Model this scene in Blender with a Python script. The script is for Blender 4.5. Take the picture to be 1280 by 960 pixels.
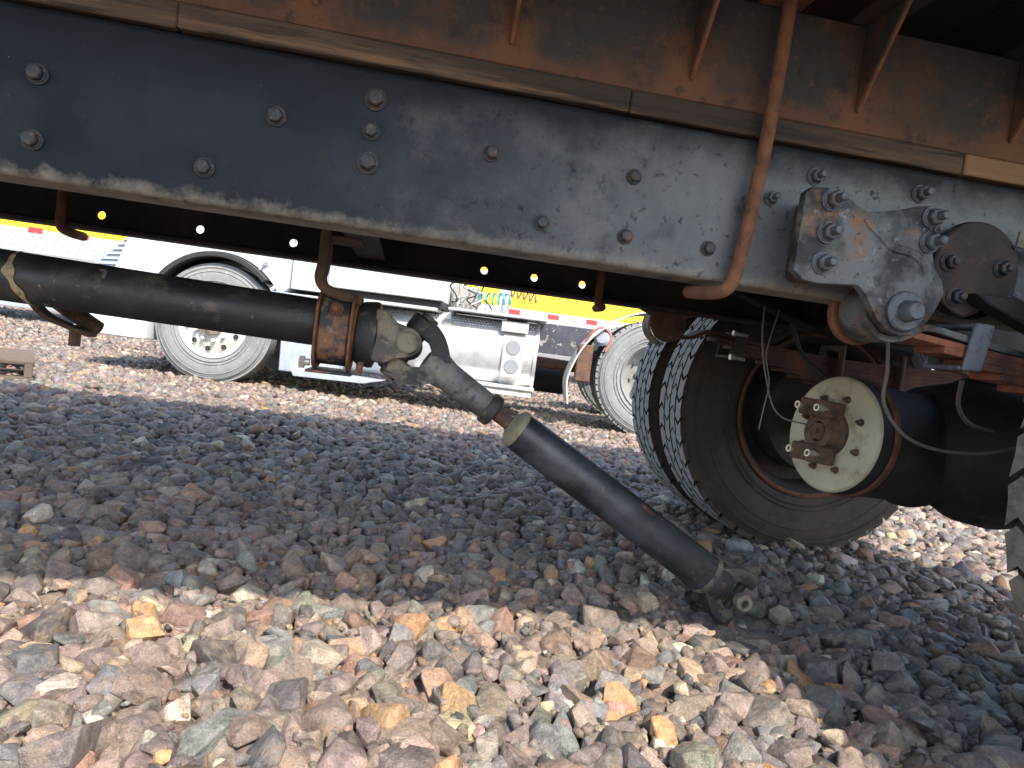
import bpy, bmesh, math, random
import numpy as np
from mathutils import Matrix, Vector, noise as mnoise

# ---------------------------------------------------------------- clear, camera, world, sun
for o in list(bpy.data.objects): bpy.data.objects.remove(o)
SC = bpy.context.scene
COL = SC.collection
rng = np.random.default_rng(11); random.seed(5)
rad = math.radians

cam = bpy.data.cameras.new('camera'); camo = bpy.data.objects.new('camera', cam); COL.objects.link(camo)
cam.sensor_width = 36; cam.lens = 36*874/1280; cam.clip_start = .02; cam.clip_end = 3000
yaw, pitch, roll = rad(-9.09), rad(2.82), rad(7.27)
fwd = Vector((-math.sin(yaw), math.cos(yaw), 0)); rgt = Vector((math.cos(yaw), math.sin(yaw), 0)); up = Vector((0, 0, 1))
f2 = fwd*math.cos(pitch) - up*math.sin(pitch); u2 = up*math.cos(pitch) + fwd*math.sin(pitch)
r3 = rgt*math.cos(roll) + u2*math.sin(roll); u3 = -rgt*math.sin(roll) + u2*math.cos(roll)
mw = Matrix((r3, u3, -f2)).transposed().to_4x4(); mw.translation = (0, 0, .601)
camo.matrix_world = mw
SC.camera = camo

SUN = Vector((.30, -.90, 1.0)).normalized()
sun = bpy.data.lights.new('sun', 'SUN'); sun.energy = 2.4; sun.angle = rad(.55); sun.color = (1, .93, .82)
suno = bpy.data.objects.new('sun', sun); COL.objects.link(suno)
suno.rotation_euler = SUN.to_track_quat('Z', 'Y').to_euler(); suno.location = (3, -8, 10)
W = bpy.data.worlds.new('World'); SC.world = W; W.use_nodes = True
nt = W.node_tree
sky = nt.nodes.new('ShaderNodeTexSky'); sky.sky_type = 'NISHITA'; sky.sun_disc = False
sky.sun_elevation = math.asin(SUN.z); sky.sun_rotation = math.atan2(SUN.x, SUN.y)
sky.air_density = 1; sky.dust_density = 1.5
nt.nodes['Background'].inputs[1].default_value = .15
nt.links.new(sky.outputs[0], nt.nodes['Background'].inputs[0])
VS = SC.view_settings
VS.view_transform = 'Standard'; VS.look = 'None'; VS.exposure = 1.85; VS.gamma = 1; VS.use_curve_mapping = False

# ---------------------------------------------------------------- materials
MATS = {}
def mat(name, base, layers=(), rough=.6, metal=0., bump=0., bscale=120., coord='pos', spec=.5, dirt_or_light=None, rough2=None, stretch=None, post=(), halo=None):
    """base colour + noise layers (colour, scale, lo, hi); optional band of dirt or painted light (colour, z0, z1) above/below heights"""
    m = bpy.data.materials.new(name); m.use_nodes = True; MATS[name] = m
    t = m.node_tree; N = t.nodes; L = t.links
    b = N['Principled BSDF']; b.inputs['Roughness'].default_value = rough; b.inputs['Metallic'].default_value = metal
    b.inputs['Specular IOR Level'].default_value = spec
    if coord == 'pos': src = N.new('ShaderNodeNewGeometry').outputs['Position']
    else: src = N.new('ShaderNodeTexCoord').outputs['Object']
    vec = src
    if stretch:
        mp = N.new('ShaderNodeMapping'); mp.inputs['Scale'].default_value = stretch; L.new(src, mp.inputs['Vector']); vec = mp.outputs[0]
    cur = None
    def mixin(fac, col):
        nonlocal cur
        mx = N.new('ShaderNodeMix'); mx.data_type = 'RGBA'
        L.new(fac, mx.inputs[0])
        if cur is None: mx.inputs[6].default_value = (*base, 1)
        else: L.new(cur, mx.inputs[6])
        mx.inputs[7].default_value = (*col, 1); cur = mx.outputs[2]
    def nz(scale, lo, hi, detail=6, seed=0.):
        n = N.new('ShaderNodeTexNoise'); n.noise_dimensions = '4D'; n.inputs['W'].default_value = seed
        n.inputs['Scale'].default_value = scale; n.inputs['Detail'].default_value = detail; n.inputs['Roughness'].default_value = .62
        L.new(vec, n.inputs['Vector'])
        r = N.new('ShaderNodeMapRange'); r.inputs[1].default_value = lo; r.inputs[2].default_value = hi; L.new(n.outputs[0], r.inputs[0])
        return r.outputs[0]
    for i, ly in enumerate(layers):
        mixin(nz(ly[1], ly[2], ly[3], seed=i*3.7 + len(name)), ly[0])
    if dirt_or_light:
        for j, (dc, za, zb, amp, sc, *rest) in enumerate(dirt_or_light):
            axis, strength = (list(rest) + [2, 1.])[:2] if len(rest) != 1 else (rest[0], 1.)
            sp = N.new('ShaderNodeSeparateXYZ'); L.new(src, sp.inputs[0])
            n = N.new('ShaderNodeTexNoise'); n.inputs['Scale'].default_value = sc; n.inputs['Detail'].default_value = 8; n.inputs['Roughness'].default_value = .7
            L.new(src, n.inputs['Vector'])
            ad = N.new('ShaderNodeMath'); ad.operation = 'MULTIPLY_ADD'; L.new(n.outputs[0], ad.inputs[0]); ad.inputs[1].default_value = amp; L.new(sp.outputs[axis], ad.inputs[2])
            sb = N.new('ShaderNodeMath'); sb.operation = 'SUBTRACT'; L.new(ad.outputs[0], sb.inputs[0]); sb.inputs[1].default_value = amp*.5
            r = N.new('ShaderNodeMapRange'); r.inputs[1].default_value = za; r.inputs[2].default_value = zb; r.inputs[4].default_value = strength; L.new(sb.outputs[0], r.inputs[0])
            mixin(r.outputs[0], dc)
    if halo:
        sp = N.new('ShaderNodeSeparateXYZ'); L.new(src, sp.inputs[0])
        def mth(op, a, b_=None):
            q = N.new('ShaderNodeMath'); q.operation = op
            for k_, v_ in enumerate((a, b_)):
                if v_ is None: continue
                if isinstance(v_, (int, float)): q.inputs[k_].default_value = v_
                else: L.new(v_, q.inputs[k_])
            return q.outputs[0]
        fx = mth('MULTIPLY', mth('SUBTRACT', mth('FRACT', mth('ADD', mth('MULTIPLY', mth('SUBTRACT', sp.outputs[0], .122), 1/.333), 8.5)), .5), .333)
        fz = mth('MULTIPLY', mth('SUBTRACT', sp.outputs[2], 1.115), .62)
        dd = mth('SQRT', mth('ADD', mth('MULTIPLY', fx, fx), mth('MULTIPLY', fz, fz)))
        n = N.new('ShaderNodeTexNoise'); n.inputs['Scale'].default_value = 22; n.inputs['Detail'].default_value = 10; n.inputs['Roughness'].default_value = .7; L.new(src, n.inputs['Vector'])
        dd = mth('ADD', dd, mth('MULTIPLY', mth('SUBTRACT', n.outputs[0], .5), .16))
        r = N.new('ShaderNodeMapRange'); r.inputs[1].default_value = .065; r.inputs[2].default_value = .015; L.new(dd, r.inputs[0]); mixin(r.outputs[0], halo)
    for i, ly in enumerate(post):
        f_ = nz(ly[1], ly[2], ly[3], seed=20 + i*2.3); mm = N.new('ShaderNodeMath'); mm.operation = 'MULTIPLY'; L.new(f_, mm.inputs[0]); mm.inputs[1].default_value = ly[4]; mixin(mm.outputs[0], ly[0])
    if cur is None: b.inputs['Base Color'].default_value = (*base, 1)
    else: L.new(cur, b.inputs['Base Color'])
    if rough2 is not None:
        r = nz(9., .35, .65, seed=9.1); mr = N.new('ShaderNodeMapRange'); L.new(r, mr.inputs[0]); mr.inputs[3].default_value = rough; mr.inputs[4].default_value = rough2
        L.new(mr.outputs[0], b.inputs['Roughness'])
    if bump:
        n = N.new('ShaderNodeTexNoise'); n.inputs['Scale'].default_value = bscale; n.inputs['Detail'].default_value = 5; n.inputs['Roughness'].default_value = .65
        L.new(vec, n.inputs['Vector'])
        bp = N.new('ShaderNodeBump'); bp.inputs['Strength'].default_value = bump; bp.inputs['Distance'].default_value = .004
        L.new(n.outputs[0], bp.inputs['Height']); L.new(bp.outputs[0], b.inputs['Normal'])
    return m

def stone_mat(name, indiv):
    m = bpy.data.materials.new(name); m.use_nodes = True
    t = m.node_tree; N = t.nodes; L = t.links; b = N['Principled BSDF']
    b.inputs['Roughness'].default_value = .62; b.inputs['Specular IOR Level'].default_value = .45
    if indiv: c = N.new('ShaderNodeObjectInfo').outputs['Color']
    else:
        a = N.new('ShaderNodeAttribute'); a.attribute_name = 'scol'; c = a.outputs['Color']
    pos = N.new('ShaderNodeNewGeometry').outputs['Position']
    def nz(s, lo, hi, a, z, d=5):
        n = N.new('ShaderNodeTexNoise'); n.inputs['Scale'].default_value = s; n.inputs['Detail'].default_value = d; n.inputs['Roughness'].default_value = .68
        L.new(pos, n.inputs['Vector'])
        r = N.new('ShaderNodeMapRange'); r.inputs[1].default_value = lo; r.inputs[2].default_value = hi; r.inputs[3].default_value = a; r.inputs[4].default_value = z
        L.new(n.outputs[0], r.inputs[0]); return r.outputs[0], n.outputs[0]
    v1, _ = nz(44, .32, .68, .52, 1.48, 7); v2, n2 = nz(420, .32, .68, .55, 1.5, 3)
    mu = N.new('ShaderNodeMath'); mu.operation = 'MULTIPLY'; L.new(v1, mu.inputs[0]); L.new(v2, mu.inputs[1])
    sc = N.new('ShaderNodeVectorMath'); sc.operation = 'SCALE'; L.new(c, sc.inputs[0]); L.new(mu.outputs[0], sc.inputs['Scale'])
    st, _ = nz(26, .52, .70, 0, .55, 8)              # ochre staining
    mx = N.new('ShaderNodeMix'); mx.data_type = 'RGBA'; L.new(st, mx.inputs[0]); L.new(sc.outputs[0], mx.inputs[6]); mx.inputs[7].default_value = (.34, .22, .13, 1)
    du, _ = nz(60, .45, .75, 0, .32, 6)              # pale stone dust
    mx2 = N.new('ShaderNodeMix'); mx2.data_type = 'RGBA'; L.new(du, mx2.inputs[0]); L.new(mx.outputs[2], mx2.inputs[6]); mx2.inputs[7].default_value = (.34, .295, .25, 1)
    L.new(mx2.outputs[2], b.inputs['Base Color'])
    _, h1 = nz(95, 0, 1, 0, 1, 8)
    bp = N.new('ShaderNodeBump'); bp.inputs['Strength'].default_value = .85; bp.inputs['Distance'].default_value = .007
    L.new(h1, bp.inputs['Height']); L.new(bp.outputs[0], b.inputs['Normal'])
    return m

RUST = (.20, .075, .028); DRUST = (.075, .032, .018); DUST = (.27, .23, .18)
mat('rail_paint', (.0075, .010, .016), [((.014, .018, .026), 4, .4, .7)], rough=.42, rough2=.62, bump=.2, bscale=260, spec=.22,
    dirt_or_light=[((.092, .100, .112), -.12, .55, .55, 2.6, 0, .95), ((.21, .21, .20), .0, 1.0, 2.2, 7, 0, .55), ((.009, .011, .015), .975, 1.030, .14, 5, 2, .95), ((.24, .21, .165), .798, .770, .075, 26, 2, .85)],  # reflected light painted in with dust along X; dark top band; dirty lower edge
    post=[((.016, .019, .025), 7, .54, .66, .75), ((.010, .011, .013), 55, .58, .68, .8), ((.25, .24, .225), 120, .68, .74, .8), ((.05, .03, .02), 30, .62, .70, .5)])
mat('rail_inner', (.018, .014, .012), [((.06, .034, .022), 6, .45, .7)], rough=.75, bump=.3)
mat('rust_bed', (.036, .031, .030), [((.078, .038, .022), 4.5, .51, .60), ((.036, .030, .031), 13, .54, .64)], rough=.8, bump=.6, bscale=120, halo=(.14, .058, .026),
    dirt_or_light=[((.115, .048, .023), 1.132, 1.100, .10, 16, 2, .9)], post=[((.13, .060, .030), 60, .57, .66, .6), ((.020, .017, .016), 34, .56, .64, .7), ((.16, .13, .11), 160, .69, .75, .8)])
mat('rust_edge', (.19, .08, .042), [((.11, .045, .025), 30, .45, .65)], rough=.85, bump=.5, bscale=300)
mat('bed_dark', (.028, .022, .019), [((.09, .038, .02), 4, .5, .7)], rough=.85, bump=.3)
mat('wood_old', (.105, .060, .034), [((.040, .026, .019), 8, .46, .56), ((.17, .098, .052), 20, .54, .64), ((.022, .016, .013), 50, .53, .62)], rough=.85, bump=.7, bscale=70, stretch=(.10, 1, 1.6))
mat('wood_fresh', (.21, .110, .050), [((.11, .055, .027), 9, .45, .65), ((.30, .18, .09), 22, .52, .7)], rough=.8, bump=.6, bscale=70, stretch=(.10, 1, 1.6))
mat('rust_rod', (.20, .085, .042), [((.10, .042, .025), 22, .45, .65), ((.30, .15, .08), 70, .58, .75)], rough=.85, bump=.9, bscale=330)
mat('rust_brown', (.11, .055, .034), [((.045, .03, .024), 14, .45, .65), ((.21, .095, .045), 40, .55, .72)], rough=.8, bump=.6, bscale=200)
mat('hanger_paint', (.125, .130, .130), [((.020, .020, .021), 7, .43, .53), ((.19, .095, .052), 16, .56, .68), ((.24, .235, .22), 40, .60, .72), ((.025, .023, .022), 80, .58, .66)], rough=.5, rough2=.75, bump=.6, bscale=160)
mat('bolt_steel', (.11, .12, .135), [((.06, .05, .05), 60, .5, .65), ((.18, .09, .05), 90, .58, .7)], rough=.5, metal=.35, bump=.4, bscale=400)
mat('bolt_dark', (.04, .042, .048), [((.16, .08, .045), 70, .52, .66), ((.12, .13, .14), 120, .55, .7)], rough=.55, metal=.2, bump=.4, bscale=400)
mat('bracket_dark', (.050, .030, .024), [((.018, .015, .015), 11, .46, .60), ((.10, .048, .03), 30, .58, .70)], rough=.7, bump=.6, bscale=160)
mat('spring_rust', (.25, .088, .045), [((.08, .035, .025), 15, .45, .65), ((.36, .13, .06), 9, .56, .72), ((.26, .22, .2), 40, .64, .74)], rough=.75, bump=.6, bscale=180)
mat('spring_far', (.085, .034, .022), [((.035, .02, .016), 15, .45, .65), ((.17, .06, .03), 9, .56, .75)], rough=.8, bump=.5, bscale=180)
mat('clamp_steel', (.115, .125, .15), [((.05, .05, .055), 50, .5, .65)], rough=.6, bump=.5, bscale=300)
mat('tyre_side', (.044, .032, .025), [((.066, .046, .034), 7, .45, .65), ((.016, .014, .014), 40, .55, .7)], rough=.85, bump=.25, bscale=240)
mat('tyre_rubber', (.022, .021, .021), [((.05, .045, .042), 30, .5, .7)], rough=.85)
mat('tread_near', (.19, .17, .145), [((.10, .09, .08), 30, .45, .62), ((.26, .24, .21), 60, .56, .7)], rough=.9, bump=.5, bscale=300)
mat('tread_dust', (.34, .34, .335), [((.27, .265, .255), 45, .45, .65), ((.12, .12, .12), 60, .56, .68)], rough=.9, bump=.4, bscale=400)
mat('rim_dark', (.030, .024, .021), [((.075, .04, .026), 12, .5, .68)], rough=.8, bump=.3)
mat('rim_rust', (.16, .065, .032), [((.07, .035, .022), 25, .45, .65)], rough=.85, bump=.6, bscale=300)
mat('cream_paint', (.47, .41, .29), [((.32, .25, .15), 18, .52, .64), ((.54, .49, .37), 12, .5, .7), ((.10, .07, .05), 34, .64, .70), ((.16, .08, .04), 11, .66, .70)], rough=.6, bump=.25, bscale=250)
mat('diff_black', (.018, .016, .016), [((.045, .034, .027), 9, .5, .7), ((.09, .065, .045), 50, .64, .74)], rough=.7, bump=.5, bscale=90)
mat('yoke_rust', (.14, .075, .045), [((.055, .036, .028), 30, .45, .62), ((.24, .14, .085), 60, .58, .72)], rough=.75, bump=.6, bscale=220)
mat('bright_steel', (.55, .50, .42), [((.2, .14, .1), 90, .55, .7)], rough=.4, metal=.6)
mat('shaft_black', (.012, .014, .017), [((.030, .034, .040), 7, .45, .65)], rough=.28, rough2=.48, bump=.2, bscale=140,
    post=[((.055, .046, .038), 6, .54, .68, .7), ((.008, .008, .009), 22, .56, .66, .7), ((.18, .165, .145), 60, .63, .69, .8), ((.19, .075, .028), 12, .64, .68, .9), ((.075, .085, .10), 4.5, .54, .68, .6)])
mat('shaft_front', (.014, .013, .015), [((.034, .030, .031), 6, .42, .66)], rough=.42, rough2=.60, bump=.25, bscale=160,
    post=[((.060, .048, .040), 9, .55, .68, .7), ((.009, .009, .010), 26, .55, .66, .7), ((.20, .17, .14), 48, .63, .69, .8), ((.10, .075, .055), 15, .60, .66, .6)])
mat('tan_paint', (.30, .22, .12), [((.12, .09, .06), 60, .5, .65)], rough=.7)
mat('yoke_cast', (.075, .066, .056), [((.20, .165, .115), 16, .48, .58), ((.022, .021, .021), 21, .50, .58), ((.14, .065, .035), 30, .60, .68)], rough=.6, bump=.6, bscale=160)
mat('slip_grey', (.135, .132, .125), [((.07, .066, .062), 12, .45, .60), ((.21, .185, .145), 20, .54, .66), ((.03, .03, .03), 45, .58, .66)], rough=.55, bump=.4, bscale=200)
mat('yoke_dark', (.022, .021, .022), [((.12, .09, .06), 17, .55, .64), ((.12, .055, .03), 34, .60, .68)], rough=.55, bump=.6, bscale=170)
mat('cap_tan', (.21, .18, .125), [((.09, .075, .055), 25, .48, .64)], rough=.7, bump=.5, bscale=200)
mat('bearing_bracket', (.020, .023, .030), [((.18, .078, .034), 15, .49, .57), ((.20, .15, .095), 30, .57, .66)], rough=.6, bump=.5, bscale=200)
mat('hose_black', (.02, .02, .02), rough=.55)
mat('wire_grey', (.16, .14, .13), rough=.6)
# white tractor and trailers
mat('white_paint', (.60, .62, .63), [((.50, .51, .51), 3, .5, .75)], rough=.3)
mat('skirt_paint', (.44, .49, .45), [((.36, .39, .36), 4, .5, .75)], rough=.35)
mat('grille_grey', (.26, .30, .36), rough=.45)
mat('step_grey', (.33, .37, .42), [((.22, .25, .28), 6, .45, .7)], rough=.5)
mat('black_plastic', (.020, .018, .017), rough=.6)
mat('aluminium', (.66, .67, .68), [((.48, .49, .50), 7, .45, .65)], rough=.38, metal=.6, bump=.05, bscale=60)
mat('alu_dull', (.62, .60, .56), [((.42, .40, .37), 12, .5, .7)], rough=.5, metal=.4)
mat('strap_grey', (.30, .29, .27), rough=.5, metal=.3)
mat('lamp_grey', (.22, .23, .24), rough=.5)
mat('frame_black', (.032, .036, .050), [((.26, .24, .21), 22, .57, .62), ((.06, .06, .07), 8, .5, .7)], rough=.6, bump=.3)  # pale splotches are sun and shadow dapples painted into the frame colour
mat('far_tyre', (.20, .205, .205), [((.17, .17, .168), 9, .45, .65), ((.30, .30, .29), 30, .55, .7)], rough=.9, bump=.2)
mat('far_rim', (.62, .61, .58), [((.42, .38, .32), 14, .5, .68)], rough=.5, metal=.2)
mat('far_hub', (.48, .43, .37), [((.25, .16, .1), 20, .5, .66)], rough=.55, metal=.3)
mat('trailer_yellow', (.62, .43, .012), [((.55, .38, .015), 1.2, .45, .7)], rough=.35)
mat('trailer_white', (.36, .355, .34), [((.28, .275, .26), 2, .5, .72)], rough=.4)
mat('reflector_red', (.55, .025, .03), rough=.3)
mat('trailer_grey', (.20, .205, .21), rough=.6)
mat('hose_teal', (.05, .26, .24), rough=.4)
mat('hose_red', (.30, .10, .07), rough=.4)
mat('hose_grey', (.35, .35, .33), rough=.5)
mat('pallet_wood', (.115, .085, .06), [((.10, .075, .055), 14, .45, .65)], rough=.9, bump=.6)
# ground
mat('gravel_bed', (.15, .125, .115), [((.22, .17, .14), 14, .42, .62), ((.07, .065, .066), 24, .50, .64), ((.27, .25, .24), 40, .56, .72)], rough=.95, bump=1., bscale=22)
STONE = stone_mat('crushed_stone', False); STONE1 = stone_mat('crushed_stone_single', True)

# ---------------------------------------------------------------- builders
ORIG = {}
def npv(*a): return np.array(a, float)
def unit(v): v = np.asarray(v, float); return v/np.linalg.norm(v)
def frame(ax):
    a = unit(ax); h = npv(0, 0, 1) if abs(a[2]) < .9 else npv(1, 0, 0)
    e1 = unit(np.cross(h, a)); return a, e1, np.cross(a, e1)

class MB:
    def __init__(s): s.V = []; s.F = []; s.n = 0
    def add(s, V, F):
        V = [tuple(map(float, v)) for v in V]
        s.V += V; s.F += [tuple(i + s.n for i in f) for f in F]; s.n += len(V); return s
    def box(s, lo, hi):
        (a, b, c), (d, e, f) = lo, hi
        return s.add([(a,b,c),(d,b,c),(d,e,c),(a,e,c),(a,b,f),(d,b,f),(d,e,f),(a,e,f)],
                     [(0,3,2,1),(4,5,6,7),(0,1,5,4),(1,2,6,5),(2,3,7,6),(3,0,4,7)])
    def bar(s, p0, p1, w, h, upv=(0, 0, 1)):
        """box from p0 to p1, w across, h along upv"""
        p0, p1 = npv(*p0), npv(*p1); d = unit(p1 - p0); sd = unit(np.cross(d, npv(*upv))); uu = np.cross(sd, d)
        V = [p + a*sd*w/2 + b*uu*h/2 for p in (p0, p1) for a, b in ((-1,-1),(1,-1),(1,1),(-1,1))]
        return s.add(V, [(0,1,2,3),(7,6,5,4),(0,4,5,1),(1,5,6,2),(2,6,7,3),(3,7,4,0)])
    def lathe(s, prof, o, ax, n=32, ph=0., a0=0., a1=2*math.pi):
        a, e1, e2 = frame(ax); o = npv(*o); full = abs(a1 - a0 - 2*math.pi) < 1e-6
        m = n if full else n + 1; V = []
        for (t, r) in prof:
            for k in range(m):
                an = ph + a0 + (a1 - a0)*k/n; V.append(o + a*t + (e1*math.cos(an) + e2*math.sin(an))*max(r, 1e-5))
        F = []
        for i in range(len(prof) - 1):
            for k in range(n):
                k2 = (k + 1) % m; F.append((i*m + k, i*m + k2, (i + 1)*m + k2, (i + 1)*m + k))
        return s.add(V, F)
    def cyl(s, p0, p1, r0, r1=None, n=24, ph=0.):
        p0, p1 = npv(*p0), npv(*p1); L = np.linalg.norm(p1 - p0); r1 = r0 if r1 is None else r1
        return s.lathe([(0, 0), (0, r0), (L, r1), (L, 0)], p0, p1 - p0, n, ph)
    def tube(s, path, r, n=10, cap=True, flat=None):
        P = [npv(*p) for p in path]; rs = r if hasattr(r, '__len__') else [r]*len(P); V = []; pe = None
        for i, p in enumerate(P):
            d = unit(P[min(i + 1, len(P) - 1)] - P[max(i - 1, 0)])
            if pe is None: _, e1, e2 = frame(d)
            else: e1 = unit(pe - d*(pe@d)); e2 = np.cross(d, e1)
            pe = e1; fl = 1 if flat is None else flat
            for k in range(n):
                an = 2*math.pi*k/n; V.append(p + (e1*math.cos(an) + e2*math.sin(an)*fl)*rs[i])
        F = [(i*n + k, i*n + (k + 1) % n, (i + 1)*n + (k + 1) % n, (i + 1)*n + k) for i in range(len(P) - 1) for k in range(n)]
        if cap: F += [tuple(range(n - 1, -1, -1)), tuple((len(P) - 1)*n + k for k in range(n))]
        return s.add(V, F)
    def prism(s, poly, f, d0, d1):
        """poly of (a, b); f(a, b, d) gives the point"""
        n = len(poly); V = [f(a, b, d0) for a, b in poly] + [f(a, b, d1) for a, b in poly]
        return s.add(V, [tuple(range(n - 1, -1, -1)), tuple(range(n, 2*n))] + [(i, (i + 1) % n, n + (i + 1) % n, n + i) for i in range(n)])
    def ribbon(s, path, w, t, ydir=(0, 1, 0)):
        """strip following a path in a vertical plane, w wide along ydir, t thick"""
        P = [npv(*p) for p in path]; yd = npv(*ydir); V = []
        for i, p in enumerate(P):
            d = unit(P[min(i + 1, len(P) - 1)] - P[max(i - 1, 0)]); nn = np.cross(yd, d)
            V += [p - yd*w/2 - nn*t/2, p + yd*w/2 - nn*t/2, p + yd*w/2 + nn*t/2, p - yd*w/2 + nn*t/2]
        F = [(0, 1, 2, 3), tuple(4*(len(P) - 1) + k for k in (3, 2, 1, 0))]
        for i in range(len(P) - 1):
            for k in range(4): F.append((4*i + k, 4*i + 4 + k, 4*i + 4 + (k + 1) % 4, 4*i + (k + 1) % 4))
        return s.add(V, F)
    def mesh(s, name, bevel=0., seg=1, sharp=35):
        V = np.array(s.V); c = (V.min(0) + V.max(0))/2
        me = bpy.data.meshes.new(name); me.from_pydata([tuple(v - c) for v in V], [], s.F)
        bm = bmesh.new(); bm.from_mesh(me)
        bmesh.ops.remove_doubles(bm, verts=bm.verts, dist=2e-5)
        bmesh.ops.recalc_face_normals(bm, faces=bm.faces)
        if bevel:
            ed = [e for e in bm.edges if len(e.link_faces) == 2 and e.calc_face_angle(0) > .6]
            bmesh.ops.bevel(bm, geom=ed, offset=bevel, segments=seg, affect='EDGES', profile=.6, clamp_overlap=True)
        bm.to_mesh(me); bm.free()
        me.shade_smooth(); me.set_sharp_from_angle(angle=rad(sharp))
        return me, c
    def build(s, name, m, parent=None, bevel=0., seg=1, sharp=35):
        me, c = s.mesh(name, bevel, seg, sharp)
        me.materials.append(MATS[m] if isinstance(m, str) else m)
        return link(name, me, c, parent)
def link(name, me, c, parent=None):
    o = bpy.data.objects.new(name, me); COL.objects.link(o); c = npv(*c); ORIG[o] = c
    if parent is not None: o.parent = parent; o.location = tuple(c - ORIG[parent])
    else: o.location = tuple(c)
    return o
def tag(o, label, cat, group=None):
    o['label'] = label; o['category'] = cat
    if group: o['group'] = group
    return o
def thing(name, loc, label, cat, rz=0., local=False, group=None):
    o = bpy.data.objects.new(name, None); COL.objects.link(o); o.empty_display_size = .1
    o.location = loc; o.rotation_euler.z = rz; ORIG[o] = npv(0, 0, 0) if local else npv(*loc)
    return tag(o, label, cat, group)
XZ = lambda a, b, d: (a, d, b)
YZ = lambda a, b, d: (d, a, b)
def circle(cx, cz, r, n, a0=0, a1=360):
    return [(cx + r*math.cos(rad(a0 + (a1 - a0)*k/n)), cz + r*math.sin(rad(a0 + (a1 - a0)*k/n))) for k in range(n + (a1 - a0 < 360))]
MESHC = {}
def shared(key, mk, mname, bevel=0.):
    if key not in MESHC:
        me, c = mk().mesh(key[0], bevel); me.materials.append(MATS[mname]); MESHC[key] = (me, c)
    return MESHC[key]
def bolt(p, parent, size=.017, m='bolt_dark', d=(0, -1, 0), tip=.006, rot=None):
    """washer + hex head + thread end, pointing along d"""
    def mk():
        b = MB()
        b.cyl((0, 0, 0), (0, 0, .0035), size*1.28, n=20)
        b.cyl((0, 0, .0035), (0, 0, .006), size*1.12, size*1.02, n=20)
        b.lathe([(.006, 0), (.006, size*.98), (.006 + size*.75, size*.98), (.006 + size*.95, size*.80), (.006 + size*.95, 0)], (0, 0, 0), (0, 0, 1), 6)
        if tip: b.lathe([(.006, size*.52), (.006 + size*.95 + tip, size*.52), (.006 + size*.95 + tip + .002, size*.42), (.006 + size*.95 + tip + .002, 0)], (0, 0, 0), (0, 0, 1), 14)
        return b
    me, c = shared(('bolt', size, m, tip), mk, m, .0008)
    q = Vector(d).to_track_quat('Z', 'Y') @ Matrix.Rotation(random.random()*6 if rot is None else rot, 3, 'Z').to_quaternion()
    o = bpy.data.objects.new('bolt', me); COL.objects.link(o); o.parent = parent
    o.rotation_mode = 'QUATERNION'; o.rotation_quaternion = q
    o.location = Vector(npv(*p) - ORIG[parent]) + q @ Vector(c); ORIG[o] = npv(*p)
    return o

# ---------------------------------------------------------------- ground with crushed stone
gm = MB(); G = 900; gx = np.concatenate([[-G, -120, -40], np.linspace(-16, 16, 33), [40, 120, G]]); gy = np.concatenate([[-G, -60, -20], np.linspace(-6, 26, 33), [60, 150, G]])
gm.add([(x, y, -.035) for y in gy for x in gx], [(j*len(gx) + i, j*len(gx) + i + 1, (j + 1)*len(gx) + i + 1, (j + 1)*len(gx) + i) for j in range(len(gy) - 1) for i in range(len(gx) - 1)])
ground = gm.build('ground', 'gravel_bed'); ground['kind'] = 'structure'

def stone_proto(seed, npts, bev):
    r = np.random.default_rng(seed)
    P = r.normal(size=(npts, 3)); P /= np.linalg.norm(P, axis=1)[:, None]
    P = np.sign(P)*np.abs(P)**r.uniform(.55, 1.0)                    # boxier lumps
    P *= r.uniform(.80, 1.12, (npts, 1)); P *= npv(1, r.uniform(.66, .95), r.uniform(.48, .74))
    bm = bmesh.new()
    for p in P: bm.verts.new(p)
    res = bmesh.ops.convex_hull(bm, input=bm.verts)
    bmesh.ops.delete(bm, geom=[v for v in bm.verts if not v.link_faces], context='VERTS')
    bmesh.ops.dissolve_limit(bm, angle_limit=rad(17), verts=bm.verts, edges=bm.edges)
    if bev: bmesh.ops.bevel(bm, geom=list(bm.edges), offset=bev, segments=1, affect='EDGES', profile=.5, clamp_overlap=True)
    bmesh.ops.triangulate(bm, faces=bm.faces)
    me = bpy.data.meshes.new('stone'); bm.to_mesh(me); bm.free()
    V = np.array([v.co for v in me.vertices]); T = np.array([p.vertices for p in me.polygons])
    V -= (V.max(0) + V.min(0))/2; V /= np.abs(V[:, :2]).max()
    me.vertices.foreach_set('co', V.ravel()); return V, T, me
PA = [stone_proto(100 + i, 15 + i % 9, .035) for i in range(44)]
PB = [stone_proto(300 + i, 12 + i % 6, 0) for i in range(36)]
PC = [stone_proto(500 + i, 9, 0) for i in range(24)]
PAL = np.array([(.165, .126, .104), (.142, .114, .098), (.190, .145, .114), (.200, .120, .086), (.118, .115, .112), (.150, .148, .138), (.150, .142, .112), (.080, .070, .066), (.29, .24, .165), (.32, .18, .085), (.38, .335, .26), (.25, .178, .122)])
PAL *= npv(1.03, 1.02, 1.03)
PW = np.array([.21, .17, .15, .09, .09, .06, .04, .08, .035, .02, .02, .05]); PW /= PW.sum()
def stone_cols(n):
    c = PAL[rng.choice(len(PAL), n, p=PW)]*rng.uniform(.62, 1.32, (n, 1)); return np.clip(c*rng.uniform(.94, 1.06, (n, 3)), .02, .7)
def undul(x, y):
    return .012*np.sin(1.9*x + .8*y) + .010*np.sin(3.1*y - 1.3*x + 1) + .008*np.sin(5.3*x + 4.1*y + 2)
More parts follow.
